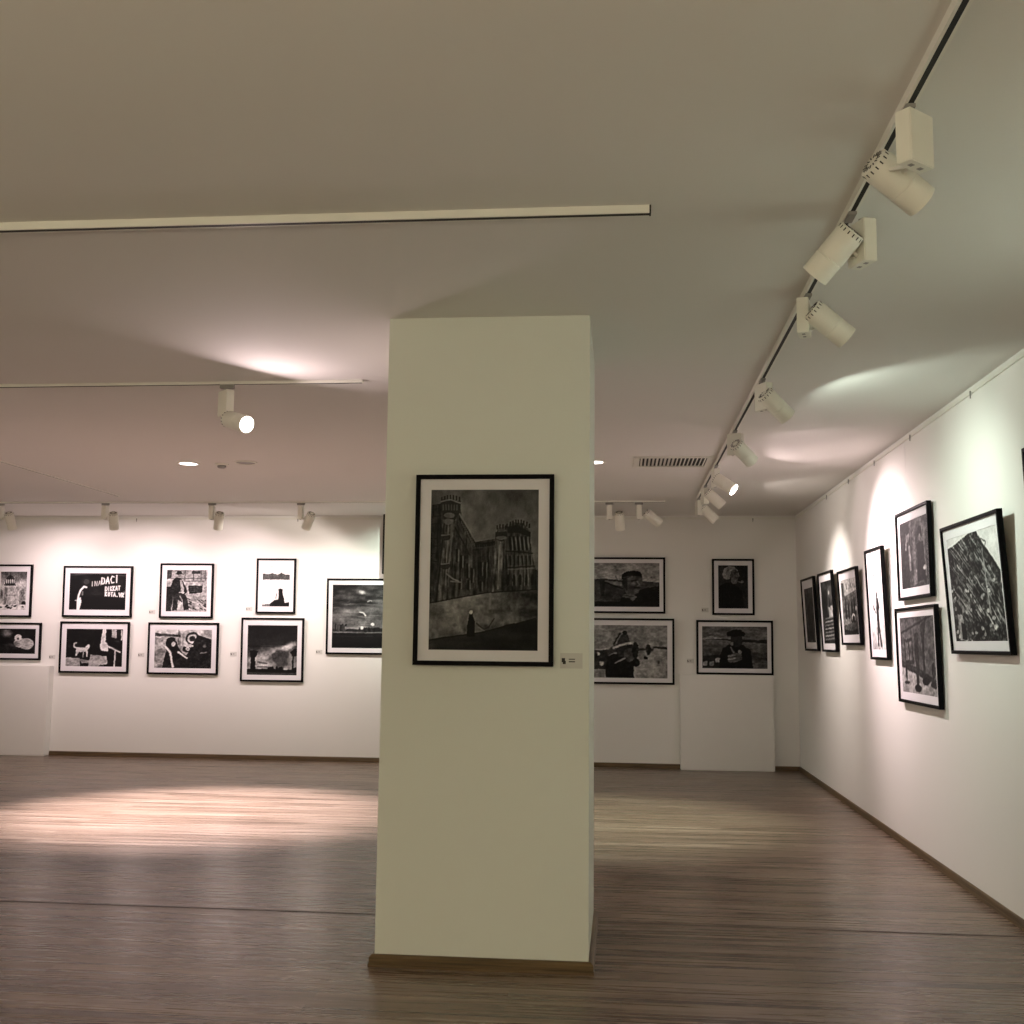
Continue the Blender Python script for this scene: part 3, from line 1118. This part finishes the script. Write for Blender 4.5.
def art_cap_boat():
    A = Art(130, 86, 96)
    A.grad(0, .3, 84, 110)
    A.noise(4, 12, 22)
    A.line([(0, .29), (.25, .30), (.5, .34), (1, .34)], .010, 26)
    A.poly([(0, .28), (.15, .24), (.30, .28), (.30, .30), (0, .31)], 130)
    A.grad(.36, .8, 90, 60)
    A.line([(.6, .36), (1, .38)], .010, 24)
    A.noise(5, 16, 22)
    A.poly([(0, .70), (.3, .68), (.3, 1.01), (0, 1.01)], 40)
    for (x, y) in ((.05, .84), (.15, .84), (.24, .76)):
        A.poly([(x - .035, y), (x + .035, y - .02), (x + .03, y + .09), (x - .03, y + .09)], 140)
    A.poly([(.32, .52), (.42, .44), (.62, .44), (.74, .56), (.78, 1.01), (.26, 1.01), (.28, .66)], 16)
    A.ell(.53, .33, .09, .17, 44)
    A.poly([(.38, .20), (.42, .12), (.50, .08), (.60, .10), (.66, .18), (.64, .25), (.40, .25)], 16)
    A.ell(.52, .18, .145, .07, 16)
    A.ell(.46, .42, .02, .05, 120)
    A.line([(.44, .50), (.50, .66)], .012, 118)
    A.poly([(.40, .68), (.50, .62), (.60, .64), (.62, .78), (.50, .86), (.40, .84)], 84)
    A.line([(.40, .70), (.50, .68)], .010, 140)
    A.line([(.40, .78), (.50, .76)], .010, 140)
    A.ell(.58, .60, .025, .05, 130)
    A.line([(.80, .82), (1, .84)], .010, 74)
    A.noise(22, 16, 16)
    A.blur(1)
    return A


def art_edge():
    A = Art(40, 50, 120)
    A.noise(6, 6, 80)
    return A


# ------------------------------------------------------------------ framed photographs
def framed(label, art, T, W, H, margins, border=0.022, depth=0.032, glare=True, group=None, cord=None):
    """T: matrix taking local (x right, y up, z out of the wall) of the picture's lower-left back corner to the room.
    margins: mat width left, right, top, bottom"""
    origin = T @ Vector((W / 2, 0, depth / 2))
    root = thing('framed_photograph', label, 'picture', origin, group)
    ml, mr_, mt, mb_ = margins
    b = border
    # moulding: mitred, slightly rounded profile
    prof = [(0.0, 0.0), (0.0, depth * 0.93), (b * 0.10, depth), (b * 0.85, depth), (b, depth * 0.94), (b, depth * 0.62), (b * 0.55, depth * 0.60), (b * 0.55, 0.0)]
    mb = MB()
    cs = [(0, 0, 1, 1), (W, 0, -1, 1), (W, H, -1, -1), (0, H, 1, -1)]
    vs = []
    for (cx, cy, sx, sy) in cs:
        for (u, z) in prof:
            vs.append(T @ Vector((cx + sx * u, cy + sy * u, z)))
    k = len(prof)
    fs = []
    for i in range(4):
        j = (i + 1) % 4
        for q in range(k):
            q2 = (q + 1) % k
            fs.append((i * k + q, j * k + q, j * k + q2, i * k + q2))
    mb.add(vs, fs)
    mb.build('frame_moulding', M_BLACK, root)
    # backing board
    mb = MB()
    mb.box((b * .55, b * .55, 0.002), (W - b * .55, H - b * .55, 0.006), 0, T)
    mb.build('backing_board', M_BACK, root)
    # mat board with its bevelled window
    zi = depth * 0.56
    x0, x1, y0, y1 = b * .6, W - b * .6, b * .6, H - b * .6
    px0, px1, py0, py1 = b + ml, W - b - mr_, b + mb_, H - b - mt
    mb = MB()
    outer = [(x0, y0), (x1, y0), (x1, y1), (x0, y1)]
    inner = [(px0, py0), (px1, py0), (px1, py1), (px0, py1)]
    bev = 0.0015
    inn2 = [(px0 + bev, py0 + bev), (px1 - bev, py0 + bev), (px1 - bev, py1 - bev), (px0 + bev, py1 - bev)]
    vs = [T @ Vector((x, y, zi)) for x, y in outer] + [T @ Vector((x, y, zi)) for x, y in inner] + [T @ Vector((x, y, zi - .0015)) for x, y in inn2] + [T @ Vector((x, y, zi - .002)) for x, y in outer]
    fs = []
    for i in range(4):
        j = (i + 1) % 4
        fs += [(i, j, 4 + j, 4 + i), (4 + i, 4 + j, 8 + j, 8 + i), (8 + i, 8 + j, 12 + j, 12 + i), (i, 12 + i, 12 + j, j)]
    mb.add(vs, fs)
    mb.build('mat_board', M_MATB, root)
    # the print
    A = art()
    A.a = rough(A.a, 0.0008 if art in (art_castle, art_graffiti) else 0.0028)
    g_ = np.pad(A.a, 2, mode='edge')
    sm = sum(g_[i:i + A.H, j:j + A.W] for i in range(5) for j in range(5)) / 25
    A.a = A.a + 0.9 * (A.a - sm) + (RNG.random(A.a.shape) - .5) * 16
    A.a = (A.a - 100) * 1.12 + 98 if art is not art_castle else (A.a - 60) * 1.22 + 70
    gray = np.clip(A.a, 4, 250)[::-1] / 255.0
    lin = np.where(gray <= 0.04045, gray / 12.92, ((gray + 0.055) / 1.055) ** 2.4)
    Wn, Hn = A.W, A.H
    xs = np.linspace(px0 - .001, px1 + .001, Wn)
    ys = np.linspace(py0 - .001, py1 + .001, Hn)
    Tn = np.array(T)
    X, Y = np.meshgrid(xs, ys)
    P = np.stack([X.ravel(), Y.ravel(), np.full(X.size, zi - .0028), np.ones(X.size)])
    R = (Tn @ P)[:3].T - np.array(origin)
    me = bpy.data.meshes.new('photo_print')
    idx = np.arange(Wn * Hn).reshape(Hn, Wn)
    q = np.stack([idx[:-1, :-1].ravel(), idx[:-1, 1:].ravel(), idx[1:, 1:].ravel(), idx[1:, :-1].ravel()], axis=1)
    me.vertices.add(len(R)); me.vertices.foreach_set('co', R.astype(np.float32).ravel())
    me.loops.add(q.size); me.loops.foreach_set('vertex_index', q.astype(np.int32).ravel())
    me.polygons.add(len(q)); me.polygons.foreach_set('loop_start', np.arange(0, q.size, 4, dtype=np.int32))
    me.update(calc_edges=True)
    ca = me.color_attributes.new('tone', 'FLOAT_COLOR', 'POINT')
    c = lin.ravel() * 0.84 + 0.003
    ca.data.foreach_set('color', np.stack([c * 1.0, c * 0.985, c * 0.97, np.ones_like(c)], axis=1).astype(np.float32).ravel())
    me.materials.append(M_PRINT)
    o = bpy.data.objects.new('photo_print', me)
    COL.objects.link(o)
    o.parent = root
    # short cords / wires going up to the rail
    if cord:
        for fx in cord:
            mb = MB()
            p = T @ Vector((W * fx, H - 0.03, -0.001))
            if abs(T.to_3x3().col[2].x) > 0.5:
                q_ = Vector((XR - 0.016, p.y, HC - 0.049))
            else:
                q_ = Vector((p.x, YB - 0.016, HC - 0.049))
            mb.tube(p, q_, 0.0009, 6)
            mb.build('hanging_wire', M_WIRE, root)
    return root


def T_back(x0, z0, tilt=0.035, gap=0.006, y=YB):
    R = Matrix(((1, 0, 0), (0, 0, -1), (0, 1, 0)))      # local x->X, y->Z, z->-Y
    # columns are images of local axes
    ex, ey, ez = Vector((1, 0, 0)), Vector((0, -math.sin(tilt), math.cos(tilt))), Vector((0, -math.cos(tilt), -math.sin(tilt)))
    M3 = Matrix((ex, ey, ez)).transposed().to_4x4()
    M3.translation = Vector((x0, y - gap, z0))
    return M3


def T_right(yfar, z0, tilt, gap):
    # viewer looks +X: local x (right) -> -Y, y -> up leaning out (-X), z -> -X
    ex = Vector((0, -1, 0))
    ey = Vector((-math.sin(tilt), 0, math.cos(tilt)))
    ez = Vector((-math.cos(tilt), 0, -math.sin(tilt)))
    M3 = Matrix((ex, ey, ez)).transposed().to_4x4()
    M3.translation = Vector((XR - gap, yfar, z0))
    return M3


# pillar picture
framed('large black-framed photograph of a turreted stone castle on the pillar', art_castle,
       T_back(-0.987, 1.390, 0.0, 0.004, PY0), 0.670, 0.915, (0.051, 0.051, 0.050, 0.050), border=0.0215, depth=0.030)

# back wall, from left to right: label, art, x0, x1, z0, z1, mat (l r t b)
BW = [
    ('nearly square framed photograph of a domed ruin at the left edge, above a sheep photograph', art_mosque, -8.19, -7.668, 1.765, 2.452, (.06, .05, .07, .07)),
    ('wide framed photograph of a pale sheep lying in darkness, at the lower left edge', art_lamb, -8.36, -7.505, 1.210, 1.693, (.05, .05, .055, .055)),
    ('framed photograph of white graffiti letters on a black wall with a pale arm', art_graffiti, -7.24, -6.303, 1.772, 2.436, (.062, .062, .07, .07)),
    ('framed photograph of a white dog standing in a dark yard, below the graffiti photograph', art_dog, -7.243, -6.309, 1.053, 1.714, (.062, .062, .07, .06)),
    ('squarish framed photograph of a seated man in a hat by an old building', art_seated_man, -5.93, -5.218, 1.770, 2.474, (.06, .06, .06, .06)),
    ('wide framed photograph of crouching people, below the seated man in a hat', art_basket_people, -6.056, -5.120, 1.051, 1.712, (.065, .065, .065, .055)),
    ('small upright framed photograph of a dark seated silhouette by bright water', art_shore, -4.65, -4.134, 1.838, 2.542, (.055, .055, .065, .065)),
    ('square framed photograph of a smoke cloud under a black sky', art_smoke, -4.822, -4.002, 0.975, 1.783, (.06, .06, .07, .06)),
    ('large framed photograph of a gull under a cloudy sky, partly hidden by the pillar', art_gull, -3.719, -2.70, 1.331, 2.289, (.05, .05, .055, .055)),
    ('framed photograph of a capped man in profile, just right of the pillar', art_cap_profile, -0.42, 0.549, 1.877, 2.570, (.055, .045, .045, .055)),
    ('framed photograph of a hatted person holding a camera, right of the pillar', art_photographer, -0.45, 0.656, 1.009, 1.815, (.06, .06, .06, .05)),
    ('small upright framed photograph of a white-haired person in dark clothes', art_veiled_woman, 1.122, 1.633, 1.866, 2.555, (.05, .05, .055, .055)),
    ('wide framed photograph of a man in a flat cap and dark coat by the sea', art_cap_boat, 0.924, 1.849, 1.141, 1.801, (.045, .045, .05, .05)),
]
for (lab, art, x0, x1, z0, z1, mg) in BW:
    framed(lab, art, T_back(x0, z0), x1 - x0, (z1 - z0) / math.cos(0.035), mg, border=0.024, depth=0.030, cord=None)

# right wall, from far to near
RW = [
    ('dim narrow-looking framed photograph nearest the far corner of the right wall', art_doorway, 13.087, 12.275, 1.447, .810, .050, .010, (.10, .10, .09, .07)),
    ('framed photograph of pale steps, second from the far corner on the right wall', art_stairs, 11.989, 11.237, 1.443, .812, .048, .010, (.06, .06, .07, .06)),
    ('framed photograph of a street crowd, third from the far corner of the right wall', art_street, 10.942, 10.099, 1.513, .700, .049, .010, (.07, .07, .07, .07)),
    ('tall bright framed photograph of a dark figure walking with birds above', art_man_walking, 9.723, 9.116, 1.393, .918, .036, .010, (.05, .05, .04, .06)),
    ('framed photograph of people in coats, upper of the stacked pair on the right wall', art_couple, 8.720, 7.821, 1.847, .660, .013, .010, (.06, .05, .06, .06)),
    ('framed photograph of thin posts, lower of the stacked pair on the right wall', art_hall, 8.797, 7.701, 1.088, .702, .020, .010, (.07, .06, .05, .055)),
    ('big framed photograph of a collapsed timber building against white sky on the right wall', art_wall_ruin, 7.392, 6.289, 1.461, .806, .060, .010, (.06, .05, .06, .055)),
    ('framed photograph cut off by the right edge of the view', art_edge, 5.965, 5.20, 2.02, .52, .03, .010, (.06, .06, .06, .06)),
]
for (lab, art, yf, yn, z0, L, th, g, mg) in RW:
    framed(lab, art, T_right(yf, z0, th, g), yf - yn, L, mg, border=0.022, depth=0.032, cord=(0.26,) if abs(z0 - 1.847) < .001 else None)


# ------------------------------------------------------------------ caption cards
def card(label, cx, cz, w_, h_, y=YB, group=None):
    mb = MB()
    mb.box((cx - w_ / 2, y - 0.003, cz - h_ / 2), (cx + w_ / 2, y, cz + h_ / 2), 0)
    k = w_ / 0.12
    t = y - 0.0034
    for (a, b, c, d) in ((-.052, -.034, -.008, .014), (-.046, -.030, -.018, .0), (-.014, .020, .006, .011), (-.014, .020, -.008, -.002)):
        mb.box((cx + a * k, t, cz + c * k), (cx + b * k, y - .003, cz + d * k), 1)
    o = mb.build('caption_card', [M_CARD, M_INK], None, (cx, y, cz))
    tag(o, label, 'card', 'caption cards beside the pictures')
    return o


card('small caption card on the pillar at the lower right corner of the castle photograph', -0.232, 1.418, 0.105, 0.072, PY0)
for (x, z, lab) in ((-7.355, 1.252, 'tiny caption card on the back wall left of the white dog photograph'),
                    (-6.155, 1.292, 'tiny caption card on the back wall left of the crouching people photograph'),
                    (-6.036, 1.845, 'tiny caption card on the back wall left of the seated man photograph'),
                    (-4.746, 1.894, 'tiny caption card on the back wall left of the bright water photograph'),
                    (-4.930, 1.319, 'tiny caption card on the back wall left of the smoke cloud photograph'),
                    (-3.811, 1.357, 'tiny caption card on the back wall left of the gull photograph'),
                    (1.035, 1.925, 'tiny caption card on the back wall left of the white-haired person photograph'),
                    (0.850, 1.300, 'tiny caption card left of the photograph of a capped man by the sea')):
    card(lab, x, z, 0.085, 0.055)


# ------------------------------------------------------------------ rail hooks
def hook(label, p, axis):
    mb = MB()
    x, y, z = p
    if axis == 'x':
        mb.box((x - 0.020, y - 0.006, z - 0.016), (x - 0.012, y + 0.006, z + 0.012))
        mb.tube((x - 0.016, y, z - 0.016), (x - 0.016, y, z - 0.034), 0.004, 8)
    else:
        mb.box((x - 0.006, y - 0.020, z - 0.016), (x + 0.006, y - 0.012, z + 0.012))
        mb.tube((x, y - 0.016, z - 0.016), (x, y - 0.016, z - 0.034), 0.004, 8)
    o = mb.build('rail_hook', M_GREY, None, p)
    tag(o, label, 'hook', 'small hooks on the hanging rails')


for y, d in ((6.895, 'above the collapsed building photograph'), (8.331, 'above the stacked pair'), (9.501, 'above the tall bright photograph'),
             (10.576, 'above the street crowd photograph'), (11.694, 'above the photograph of pale steps')):
    hook('tiny grey hook on the right wall rail ' + d, (XR, y, HC - 0.046), 'x')
for x, d in ((-6.30, 'above the graffiti photograph'), (-5.23, 'above the seated man in a hat'), (-4.14, 'above the bright water photograph'), (1.63, 'above the white-haired person photograph')):
    hook('tiny grey hook on the back wall rail ' + d, (x, YB, HC - 0.046), 'y')

# black vertical strip seen past the pillar's left edge
mb = MB()
mb.bevbox((-2.985, YB - 0.19, 2.34), (-2.80, YB - 0.13, HC), 0.004)
o = mb.build('hanging_strip', M_BLACK, None, (-2.9, YB - 0.15, HC))
tag(o, 'narrow black vertical strip under the far ceiling, along the left edge of the pillar', 'strip')


# ------------------------------------------------------------------ lighting tracks
def track(label, axis, c, a, b, wd=0.036, s=0.0115, TZ=TZ):
    """surface-mounted track: white profile with a dark slot underneath"""
    h = HC - TZ
    mid = (a + b) / 2
    root = thing('lighting_track', label, 'lighting track', (c, mid, HC) if axis == 'y' else (mid, c, HC))

    def bx(mb, u0, u1, z0, z1, t0, t1):
        if axis == 'y':
            mb.box((c + u0, t0, z0), (c + u1, t1, z1))
        else:
            mb.box((t0, c + u0, z0), (t1, c + u1, z1))
    mb = MB()
    bx(mb, -wd / 2, -s, TZ, HC, a, b)
    bx(mb, s, wd / 2, TZ, HC, a, b)
    bx(mb, -s, s, TZ + h * .53, HC, a, b)
    mb.build('profile', M_TRACK, root)
    mb = MB()
    bx(mb, -s, s, TZ + 0.0006, TZ + h * .53, a, b)
    mb.build('conductor_slot', M_SLOT, root)
    for e, sg in ((a, -1), (b, 1)):
        mb = MB()
        t0, t1 = sorted((e, e + sg * 0.006))
        bx(mb, -wd / 2, wd / 2, TZ, HC, t0, t1)
        mb.build('end_cap', M_SLOT if (axis == 'x' and c < 5) else M_TRACK, root)
    return root


XT = 0.839
track('long lighting track running towards the back wall beside the right wall', 'y', XT, 0.6, 12.18, s=0.0085)
track('empty lighting track crossing the ceiling in front of the pillar', 'x', 3.935, -8.5, 0.106)
track('lighting track in mid room carrying the single lit spotlight', 'x', 6.56, -8.5, -1.585, TZ=HC - 0.017)
track('lighting track close to the back wall carrying its row of spotlights', 'x', 12.40, -9.0, 0.49, TZ=HC - 0.017)
track('slim empty track slanting across the ceiling at the far left of the view', 'y', -5.62, 7.4, 11.85, 0.026, 0.005, HC - 0.010)


# ------------------------------------------------------------------ track spotlights
def spot_light(name, loc, d, size, blend, power, color, radius, parent):
    l = bpy.data.lights.new(name, 'SPOT')
    l.spot_size = math.radians(size)
    l.spot_blend = blend
    l.energy = power
    l.color = color
    l.shadow_soft_size = radius
    o = bpy.data.objects.new(name, l)
    COL.objects.link(o)
    o.parent = parent
    o.location = Vector(loc) - wloc(parent)
    o.rotation_euler = Vector(d).to_track_quat('-Z', 'Y').to_euler()
    return o


def track_spot(label, tx, ty, boxyaw, boxc, headc, d, beam=0, spill=0, color=WARM, bsize=75, glow=False, group=None, aim=None, lip=.022, disc=0):
    """tx, ty: point of the track; boxc: centre of the driver box; headc: centre of the lamp head; d: aiming direction"""
    d = Vector(d).normalized()
    root = thing('track_spotlight', label, 'spotlight', (tx, ty, TZ), group)
    B = Vector(boxc)
    Rz = Matrix.Rotation(boxyaw, 4, 'Z')
    TB = Matrix.Translation(B) @ Rz
    hx, hy, hz = 0.026, 0.057, 0.080
    topz = B.z + hz
    # adapter
    mb = MB()
    mb.bevbox((tx - 0.014, ty - 0.045, TZ - 0.012), (tx + 0.014, ty + 0.045, TZ + 0.002), 0.002) if boxc[1] < 12.2 and abs(tx - XT) < 0.01 else mb.bevbox((tx - 0.045, ty - 0.014, TZ - 0.012), (tx + 0.045, ty + 0.014, TZ + 0.0135), 0.002)
    mb.lathe([(0.011, 0), (0.011, TZ - 0.010 - topz + 0.004)], Matrix.Translation((B.x, B.y, topz - 0.002)), 16)
    mb.build('track_adapter', M_GREY, root)
    mb = MB()
    mb.bevbox((-hx, -hy, -hz), (hx, hy, hz), 0.003, 0, TB)
    bx = mb.build('driver_box', M_WHITE, root)
    for sy in (-.022, .022):
        mb = MB()
        mb.box((-0.007, sy - .008, -hz - 0.0012), (0.007, sy + .008, -hz + 0.001), 0, TB)
        mb.build('bottom_slot', M_GREY, bx)
    # head
    H = Vector(headc)
    q = d.to_track_quat('Z', 'Y').to_matrix().to_4x4()
    TH = Matrix.Translation(H) @ q
    L2, R = 0.103, 0.054
    mb = MB()
    prof = [(0.012, -L2), (R * .80, -L2), (R * .93, -L2 + .004), (R * .96, -L2 + .022), (R, -L2 + .026), (R, .018), (R * .965, .020), (R * .965, .023), (R, .025), (R, L2), (R - .004, L2), (R - .006, L2 - .040), (R - .012, L2 - .048)]
    mb.lathe(prof, TH, 48, close=False)
    mb.lathe([(0.0005, -L2), (0.013, -L2)], TH, 24, close=False)
    hd = mb.build('lamp_head', M_WHITE, root)
    mb = MB()
    ld = .006 if disc else .047
    mb.lathe([(0.0005, L2 - ld), (R - (.0065 if disc else .011), L2 - ld)], TH, 40, close=False)
    mb.build('lens', M_GLOW if glow else M_OFF, hd)
    mb = MB()
    for k in range(16):
        a = 2 * math.pi * k / 16
        S = TH @ Matrix.Rotation(a, 4, 'Z')
        mb.box((R * .90, -.0020, -L2 + .006), (R * .955, .0020, -L2 + .019), 0, S)
        mb.box((R * .40, -.0022, -L2 - .0012), (R * .74, .0022, -L2 + .001), 0, S)
    mb.build('cooling_slots', M_SLOT, hd)
    # yoke: from the foot of the box to the two sides of the head
    side = (TB.to_3x3() @ Vector((1, 0, 0))).normalized()
    lat = d.cross(Vector((0, 0, 1))).normalized()
    mb = MB()
    foot = B + Vector((0, 0, -hz + 0.012))
    best = min((1, -1), key=lambda s: ((H + lat * s * (R + .003)) - foot).length)
    p1 = H + lat * best * (R + .004) - d * 0.015
    mb.tube(foot, p1, 0.0055, 10)
    mb.tube(foot - Vector((0, 0, 0.0)), H - d * 0.055 , 0.0075, 10)
    mb.lathe([(0.010, -0.004), (0.010, 0.004)], Matrix.Translation(p1) @ lat.to_track_quat('Z', 'Y').to_matrix().to_4x4(), 20)
    mb.build('yoke', M_WHITE, root)
    lp = H + d * (L2 - lip)
    if beam:
        a = (Vector(aim) - lp).normalized() if aim else d
        spot_light('lamp_beam', lp, a, bsize, 1.0, beam, color, 0.012, root)
    if spill:
        spot_light('lamp_spill', lp, d, 176, 0.08, spill, color, 0.004, root)
    if disc:                                    # a lens flush with the front of the head spreads over the whole half-space
        dl = bpy.data.lights.new('lamp_disc', 'AREA')
        dl.shape = 'DISK'
        dl.size = 0.092
        dl.energy = disc
        dl.color = color
        do = bpy.data.objects.new('lamp_disc', dl)
        COL.objects.link(do)
        do.parent = root
        do.location = H + d * (L2 + .001) - wloc(root)
        do.rotation_euler = d.to_track_quat('-Z', 'Y').to_euler()
    return root


g1 = 'spotlights on the track beside the right wall'
S_B, S_S = 170, 16
track_spot('nearest spotlight on the right-hand track, big white box in front of its tilted head', XT, 3.19, math.radians(-48), (0.858, 3.19, 2.972), (0.862, 3.42, 2.945), (0.75, 0.30, -0.50), 250, 0, GREEN, group=g1)
track_spot('second spotlight from the front on the right-hand track, head turned to the left', XT, 4.0, math.radians(20), (0.882, 4.02, 2.965), (0.775, 4.0, 2.925), (-0.60, 0.42, -0.66), 0, 0, GREEN, group=g1)
track_spot('third spotlight from the front on the right-hand track, head behind its box', XT, 4.95, math.radians(-15), (0.822, 4.95, 2.965), (0.925, 4.91, 2.925), (0.77, 0.18, -0.60), 0, 0, GREEN, group=g1)
track_spot('fourth spotlight from the front on the right-hand track, greenish box above its head', XT, 6.55, math.radians(30), (0.845, 6.55, 2.960), (0.910, 6.52, 2.904), (0.68, 0.31, -0.62), 66, 18, GREEN, lip=.016, bsize=112, group=g1)
track_spot('fifth spotlight from the front on the right-hand track, beside the air vent', XT, 8.15, math.radians(60), (0.842, 8.15, 2.965), (0.895, 8.12, 2.900), (0.62, 0.55, -0.55), 100, 4, PINK, group=g1)
track_spot('lit spotlight on the right-hand track with its glowing opening towards the viewer', XT, 9.75, math.radians(10), (0.835, 9.80, 2.960), (0.905, 9.72, 2.900), (0.72, -0.40, -0.57), 280, 16, PINK, bsize=90, glow=True, group=g1)
track_spot('bright white spotlight on the right-hand track, second from its far end', XT, 11.0, math.radians(10), (0.835, 11.05, 2.965), (0.925, 11.0, 2.935), (0.72, 0.13, -0.68), 160, 14, WARM, group=g1)
track_spot('farthest spotlight on the right-hand track, cream head near the back wall', XT, 12.0, math.radians(10), (0.840, 12.0, 2.965), (0.945, 12.0, 2.905), (0.72, 0.14, -0.68), 0, 0, WARM, group=g1)

track_spot('single lit spotlight hanging in mid room with a dazzling round opening', -2.44, 6.56, math.radians(48), (-2.445, 6.56, 2.960), (-2.318, 6.42, 2.815), (0.80, -0.54, -0.28), 35, 0, PINK, glow=True, lip=.004, disc=8.5)

g2 = 'spotlights on the track close to the back wall'
for (x, hx_, dx, lab, b, s, colr) in (
        (-7.33, -7.20, .0, 'grey-backed spotlight near the back wall at the left edge of the view', 1, 1, PINK),
        (-6.03, -5.925, -.12, 'spotlight near the back wall, aimed between the graffiti and the seated man photographs', 1, 1, PINK),
        (-4.735, -4.65, -.26, 'spotlight near the back wall above the gap between the seated man and bright water photographs', 1, 1, PINK),
        (-3.675, -3.58, -.50, 'spotlight near the back wall left of the pillar, head tilted to the left', 1, 1, WARM),
        (-2.55, -2.47, .02, 'spotlight near the back wall hidden behind the pillar', 1, 1, GREEN),
        (-0.125, -0.01, .05, 'unlit spotlight near the back wall just right of the pillar, head hanging straight down', 0, 0, WARM),
        (0.205, 0.36, .75, 'unlit spotlight near the back wall right of the pillar, head slanting to the right', 0, 0, WARM)):
    dd = (dx, .50 if abs(dx) < .7 else .25, -.86 if abs(dx) < .7 else -.60)
    track_spot(lab, x, 12.40, math.radians(6), (x, 12.40, 2.965), (hx_, 12.41, 2.872 if abs(dx) < .7 else 2.905), dd, (78 if colr is not GREEN else 120) * b, 34 * s, colr, group=g2, bsize=82,
               aim=(hx_ + max(dx, -.3) * .4, YB, 1.90 if colr is not GREEN else 2.30))


# ------------------------------------------------------------------ ceiling fittings
def downlight(label, x, y, power, color, aim=(0, 0, -1)):
    root = thing('recessed_downlight', label, 'ceiling light', (x, y, HC), None)
    T = Matrix.Translation((x, y, HC))
    mb = MB()
    mb.lathe([(0.105, 0), (0.105, -.004), (0.098, -.008), (0.080, -.006), (0.078, -.001)], T, 48, close=False)
    mb.build('trim_ring', M_WHITE, root)
    mb = MB()
    mb.lathe([(0.0005, -.004), (0.079, -.004)], T, 48, close=False)
    mb.build('diffuser', M_DOWN, root)
    spot_light('lamp_beam', (x, y, HC - 0.012), aim, 70, 0.6, power, color, 0.04, root)


downlight('round glowing downlight in the far ceiling left of the pillar', -3.93, 9.66, 3300, (0.97, 0.87, 0.98), (0.07, -0.03, -1))
downlight('round glowing downlight in the ceiling just past the right edge of the pillar', -0.232, 9.70, 680, GREEN)

root = thing('smoke_detector', 'small round smoke detector on the ceiling beside the glowing downlight', 'smoke detector', (-3.629, 9.70, HC))
T = Matrix.Translation((-3.629, 9.70, HC))
mb = MB(); mb.lathe([(0.062, 0), (0.062, -.010), (0.050, -.016)], T, 40); mb.build('base', M_WHITE, root)
mb = MB(); mb.lathe([(0.040, -.015), (0.040, -.032), (0.028, -.040)], T, 32); mb.build('sensor_cap', M_GREY, root)
root = thing('ceiling_speaker', 'flat round unlit ceiling fitting right of the smoke detector', 'ceiling fitting', (-3.377, 9.60, HC))
T = Matrix.Translation((-3.377, 9.62, HC))
mb = MB(); mb.lathe([(0.105, 0), (0.105, -.005), (0.090, -.010), (0.084, -.006)], T, 40, close=False); mb.build('rim', M_WHITE, root)
mb = MB(); mb.lathe([(0.0005, -.005), (0.085, -.005)], T, 40, close=False); mb.build('grille', M_GREY, root)

# air vent: frame and slanted louvres
vx0, vx1, vy0, vy1 = 0.110, 0.800, 9.42, 9.98
root = thing('air_vent', 'long grey-white slotted air vent in the ceiling beside the right-hand track', 'air vent', ((vx0 + vx1) / 2, (vy0 + vy1) / 2, HC))
mb = MB()
fr = 0.055
zz0, zz1 = HC - 0.010, HC
mb.box((vx0, vy0, zz0), (vx1, vy0 + fr, zz1)); mb.box((vx0, vy1 - fr, zz0), (vx1, vy1, zz1))
mb.box((vx0, vy0 + fr, zz0), (vx0 + fr, vy1 - fr, zz1)); mb.box((vx1 - fr, vy0 + fr, zz0), (vx1, vy1 - fr, zz1))
mb.build('vent_frame', M_TRACK, root)
mb = MB()
mb.box((vx0 + fr, vy0 + fr, HC - 0.0015), (vx1 - fr, vy1 - fr, HC - 0.0005))
mb.build('dark_recess', M_SLOT, root)
n = 17
for k in range(n):
    x = vx0 + fr + (vx1 - vx0 - 2 * fr) * (k + 0.5) / n
    lean = 0.6 if k < n / 2 else -0.6
    mb = MB()
    T = Matrix.Translation((x, 0, HC - 0.007)) @ Matrix.Rotation(lean, 4, 'Y')
    mb.box((-.0095, vy0 + fr, -.0008), (.0095, vy1 - fr, .0008), 0, T)
    mb.build('louvre', M_TRACK, root)
